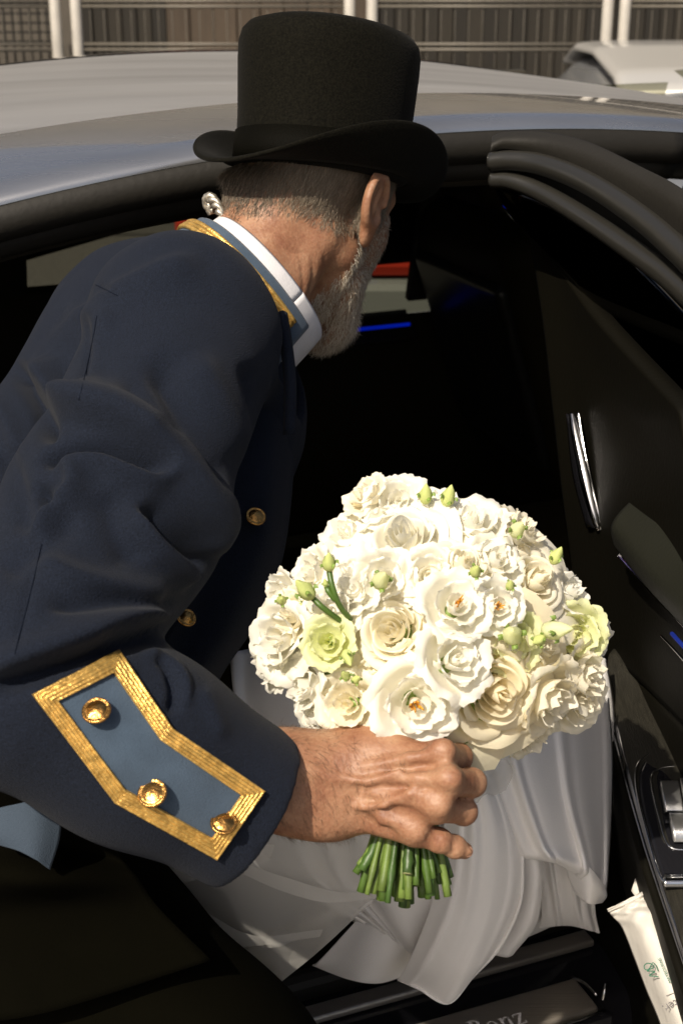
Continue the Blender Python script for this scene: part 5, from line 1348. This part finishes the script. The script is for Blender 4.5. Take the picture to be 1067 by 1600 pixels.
# parked cars
def parked(name, label, x, y, scale, col, rz=0.0, h=1.40):
    e = empty(name, (x, y, 0), rz); tag(e, label, 'car')
    pm = mat(name+'_paint', col, rough=.35, metal=.2, coat=.6); M = Matrix.Translation((x, y, 0)) @ Matrix.Rotation(rz, 4, 'Z') @ Matrix.Scale(scale, 4)
    Wd = .88
    # side outline of body and of the glasshouse, front at +x
    S = np.linspace(0, 1, 60); xb = -2.15+4.3*S
    top = np.interp(xb, [-2.15, -2.05, -1.5, -1.0, 1.0, 1.4, 2.0, 2.15], [.62, .86, .93, .95, .95, .93, .78, .55])
    bot = np.interp(xb, [-2.15, -1.9, 1.9, 2.15], [.38, .22, .22, .35])
    wd = np.interp(xb, [-2.15, -1.8, 1.6, 2.15], [.70, Wd, Wd, .62])
    def loft(nm, xs, lo, hi, wlo, whi, m, p=3.2):
        A = np.linspace(0, 2*np.pi, 40, endpoint=False); ca, sa = np.cos(A), np.sin(A)
        cx = np.sign(ca)*np.abs(ca)**(2/p); sz = np.sign(sa)*np.abs(sa)**(2/p); V = []
        for x_, l, h_, w0, w1 in zip(xs, lo, hi, wlo, whi):
            zz = (l+h_)/2+(h_-l)/2*sz; k = (zz-l)/max(1e-6, h_-l); ww = w0+(w1-w0)*k
            V.append(np.stack([np.full(40, x_), ww*cx, zz], 1))
        n = len(xs); V = np.concatenate(V); V = V@np.array(M)[:3, :3].T+np.array(M)[:3, 3]
        F = [(i*40+j, (i+1)*40+j, (i+1)*40+(j+1) % 40, i*40+(j+1) % 40) for i in range(n-1) for j in range(40)]+[tuple(range(40)), tuple((n-1)*40+j for j in range(39, -1, -1))]
        return obj(nm, V, F, m, e)
    loft('body', xb, bot, top, wd, wd*.97, pm)
    xg = np.linspace(-1.62, 1.12, 40); tg = np.interp(xg, [-1.62, -1.35, -.85, -.3, .25, .6, 1.12], [.95, 1.16, h-.07, h-.012, h-.03, h-.13, .95]); tg = np.maximum(tg, .93)
    loft('glasshouse', xg, np.full(40, .90), tg-.022, np.full(40, .80), np.full(40, .60), mat('car_window', (.25, .26, .27), rough=.12, metal=.6), 4)
    xr = np.linspace(-1.0, .55, 30); tr = np.interp(xr, [-1.0, -.85, -.3, .25, .55], [h-.13, h-.07, h-.012, h-.03, h-.11])
    loft('roof', xr, tr-.05, tr+.004, np.full(30, .64), np.full(30, .60), pm, 5)
    for wx in (-1.35, 1.35):
        for sgn in (-1, 1):
            MW = M @ Matrix.Translation((wx, sgn*.78, .32)) @ Matrix.Rotation(math.pi/2, 4, 'X')
            wh = empty('wheel', (M @ Vector((wx, sgn*.78, .32))), parent=e)
            lathe('tyre', [(.2, -.1), (.3, -.1), (.32, -.06), (.32, .06), (.3, .1), (.2, .1), (.2, -.1)], tyre_m, wh, 28, MW)
            lathe('rim', [(0, -.06), (.08, -.05), (.19, -.09), (.2, .09), (.08, .05), (0, .06)], brushed, wh, 20, MW)
    return e
pc = parked('parked_car', 'silver-grey car whose roof shows between the limousine roof and dark hoarding', 1.62, 6.4, .95, (.42, .41, .385), math.pi/2, 1.36)
for X_ in (.95, 2.15): box('tail_lamp', (X_-.14, 4.34, .70), (X_+.14, 4.40, .86), mat('lamp_red', (.22, .03, .02), rough=.2), pc, .02)
# red plastic road barrier seen through the far window
rb = empty('road_barrier', (.3, 4.6, 0)); tag(rb, 'red plastic road barrier seen through the far car window', 'barrier')
red_p = mat('red_plastic', (.34, .025, .012), rough=.4)
box('barrier_top', (-.53, 4.5, .675), (.62, 4.7, 1.0), red_p, rb, .04); box('barrier_base', (-.53, 4.48, .06), (.62, 4.72, .671), mat('grey_plastic', (.13, .14, .14), rough=.5), rb, .03)
for X_ in (-.5, .2): box('barrier_foot', (X_, 4.35, 0), (X_+.3, 4.85, .059), red_p, rb, .02)
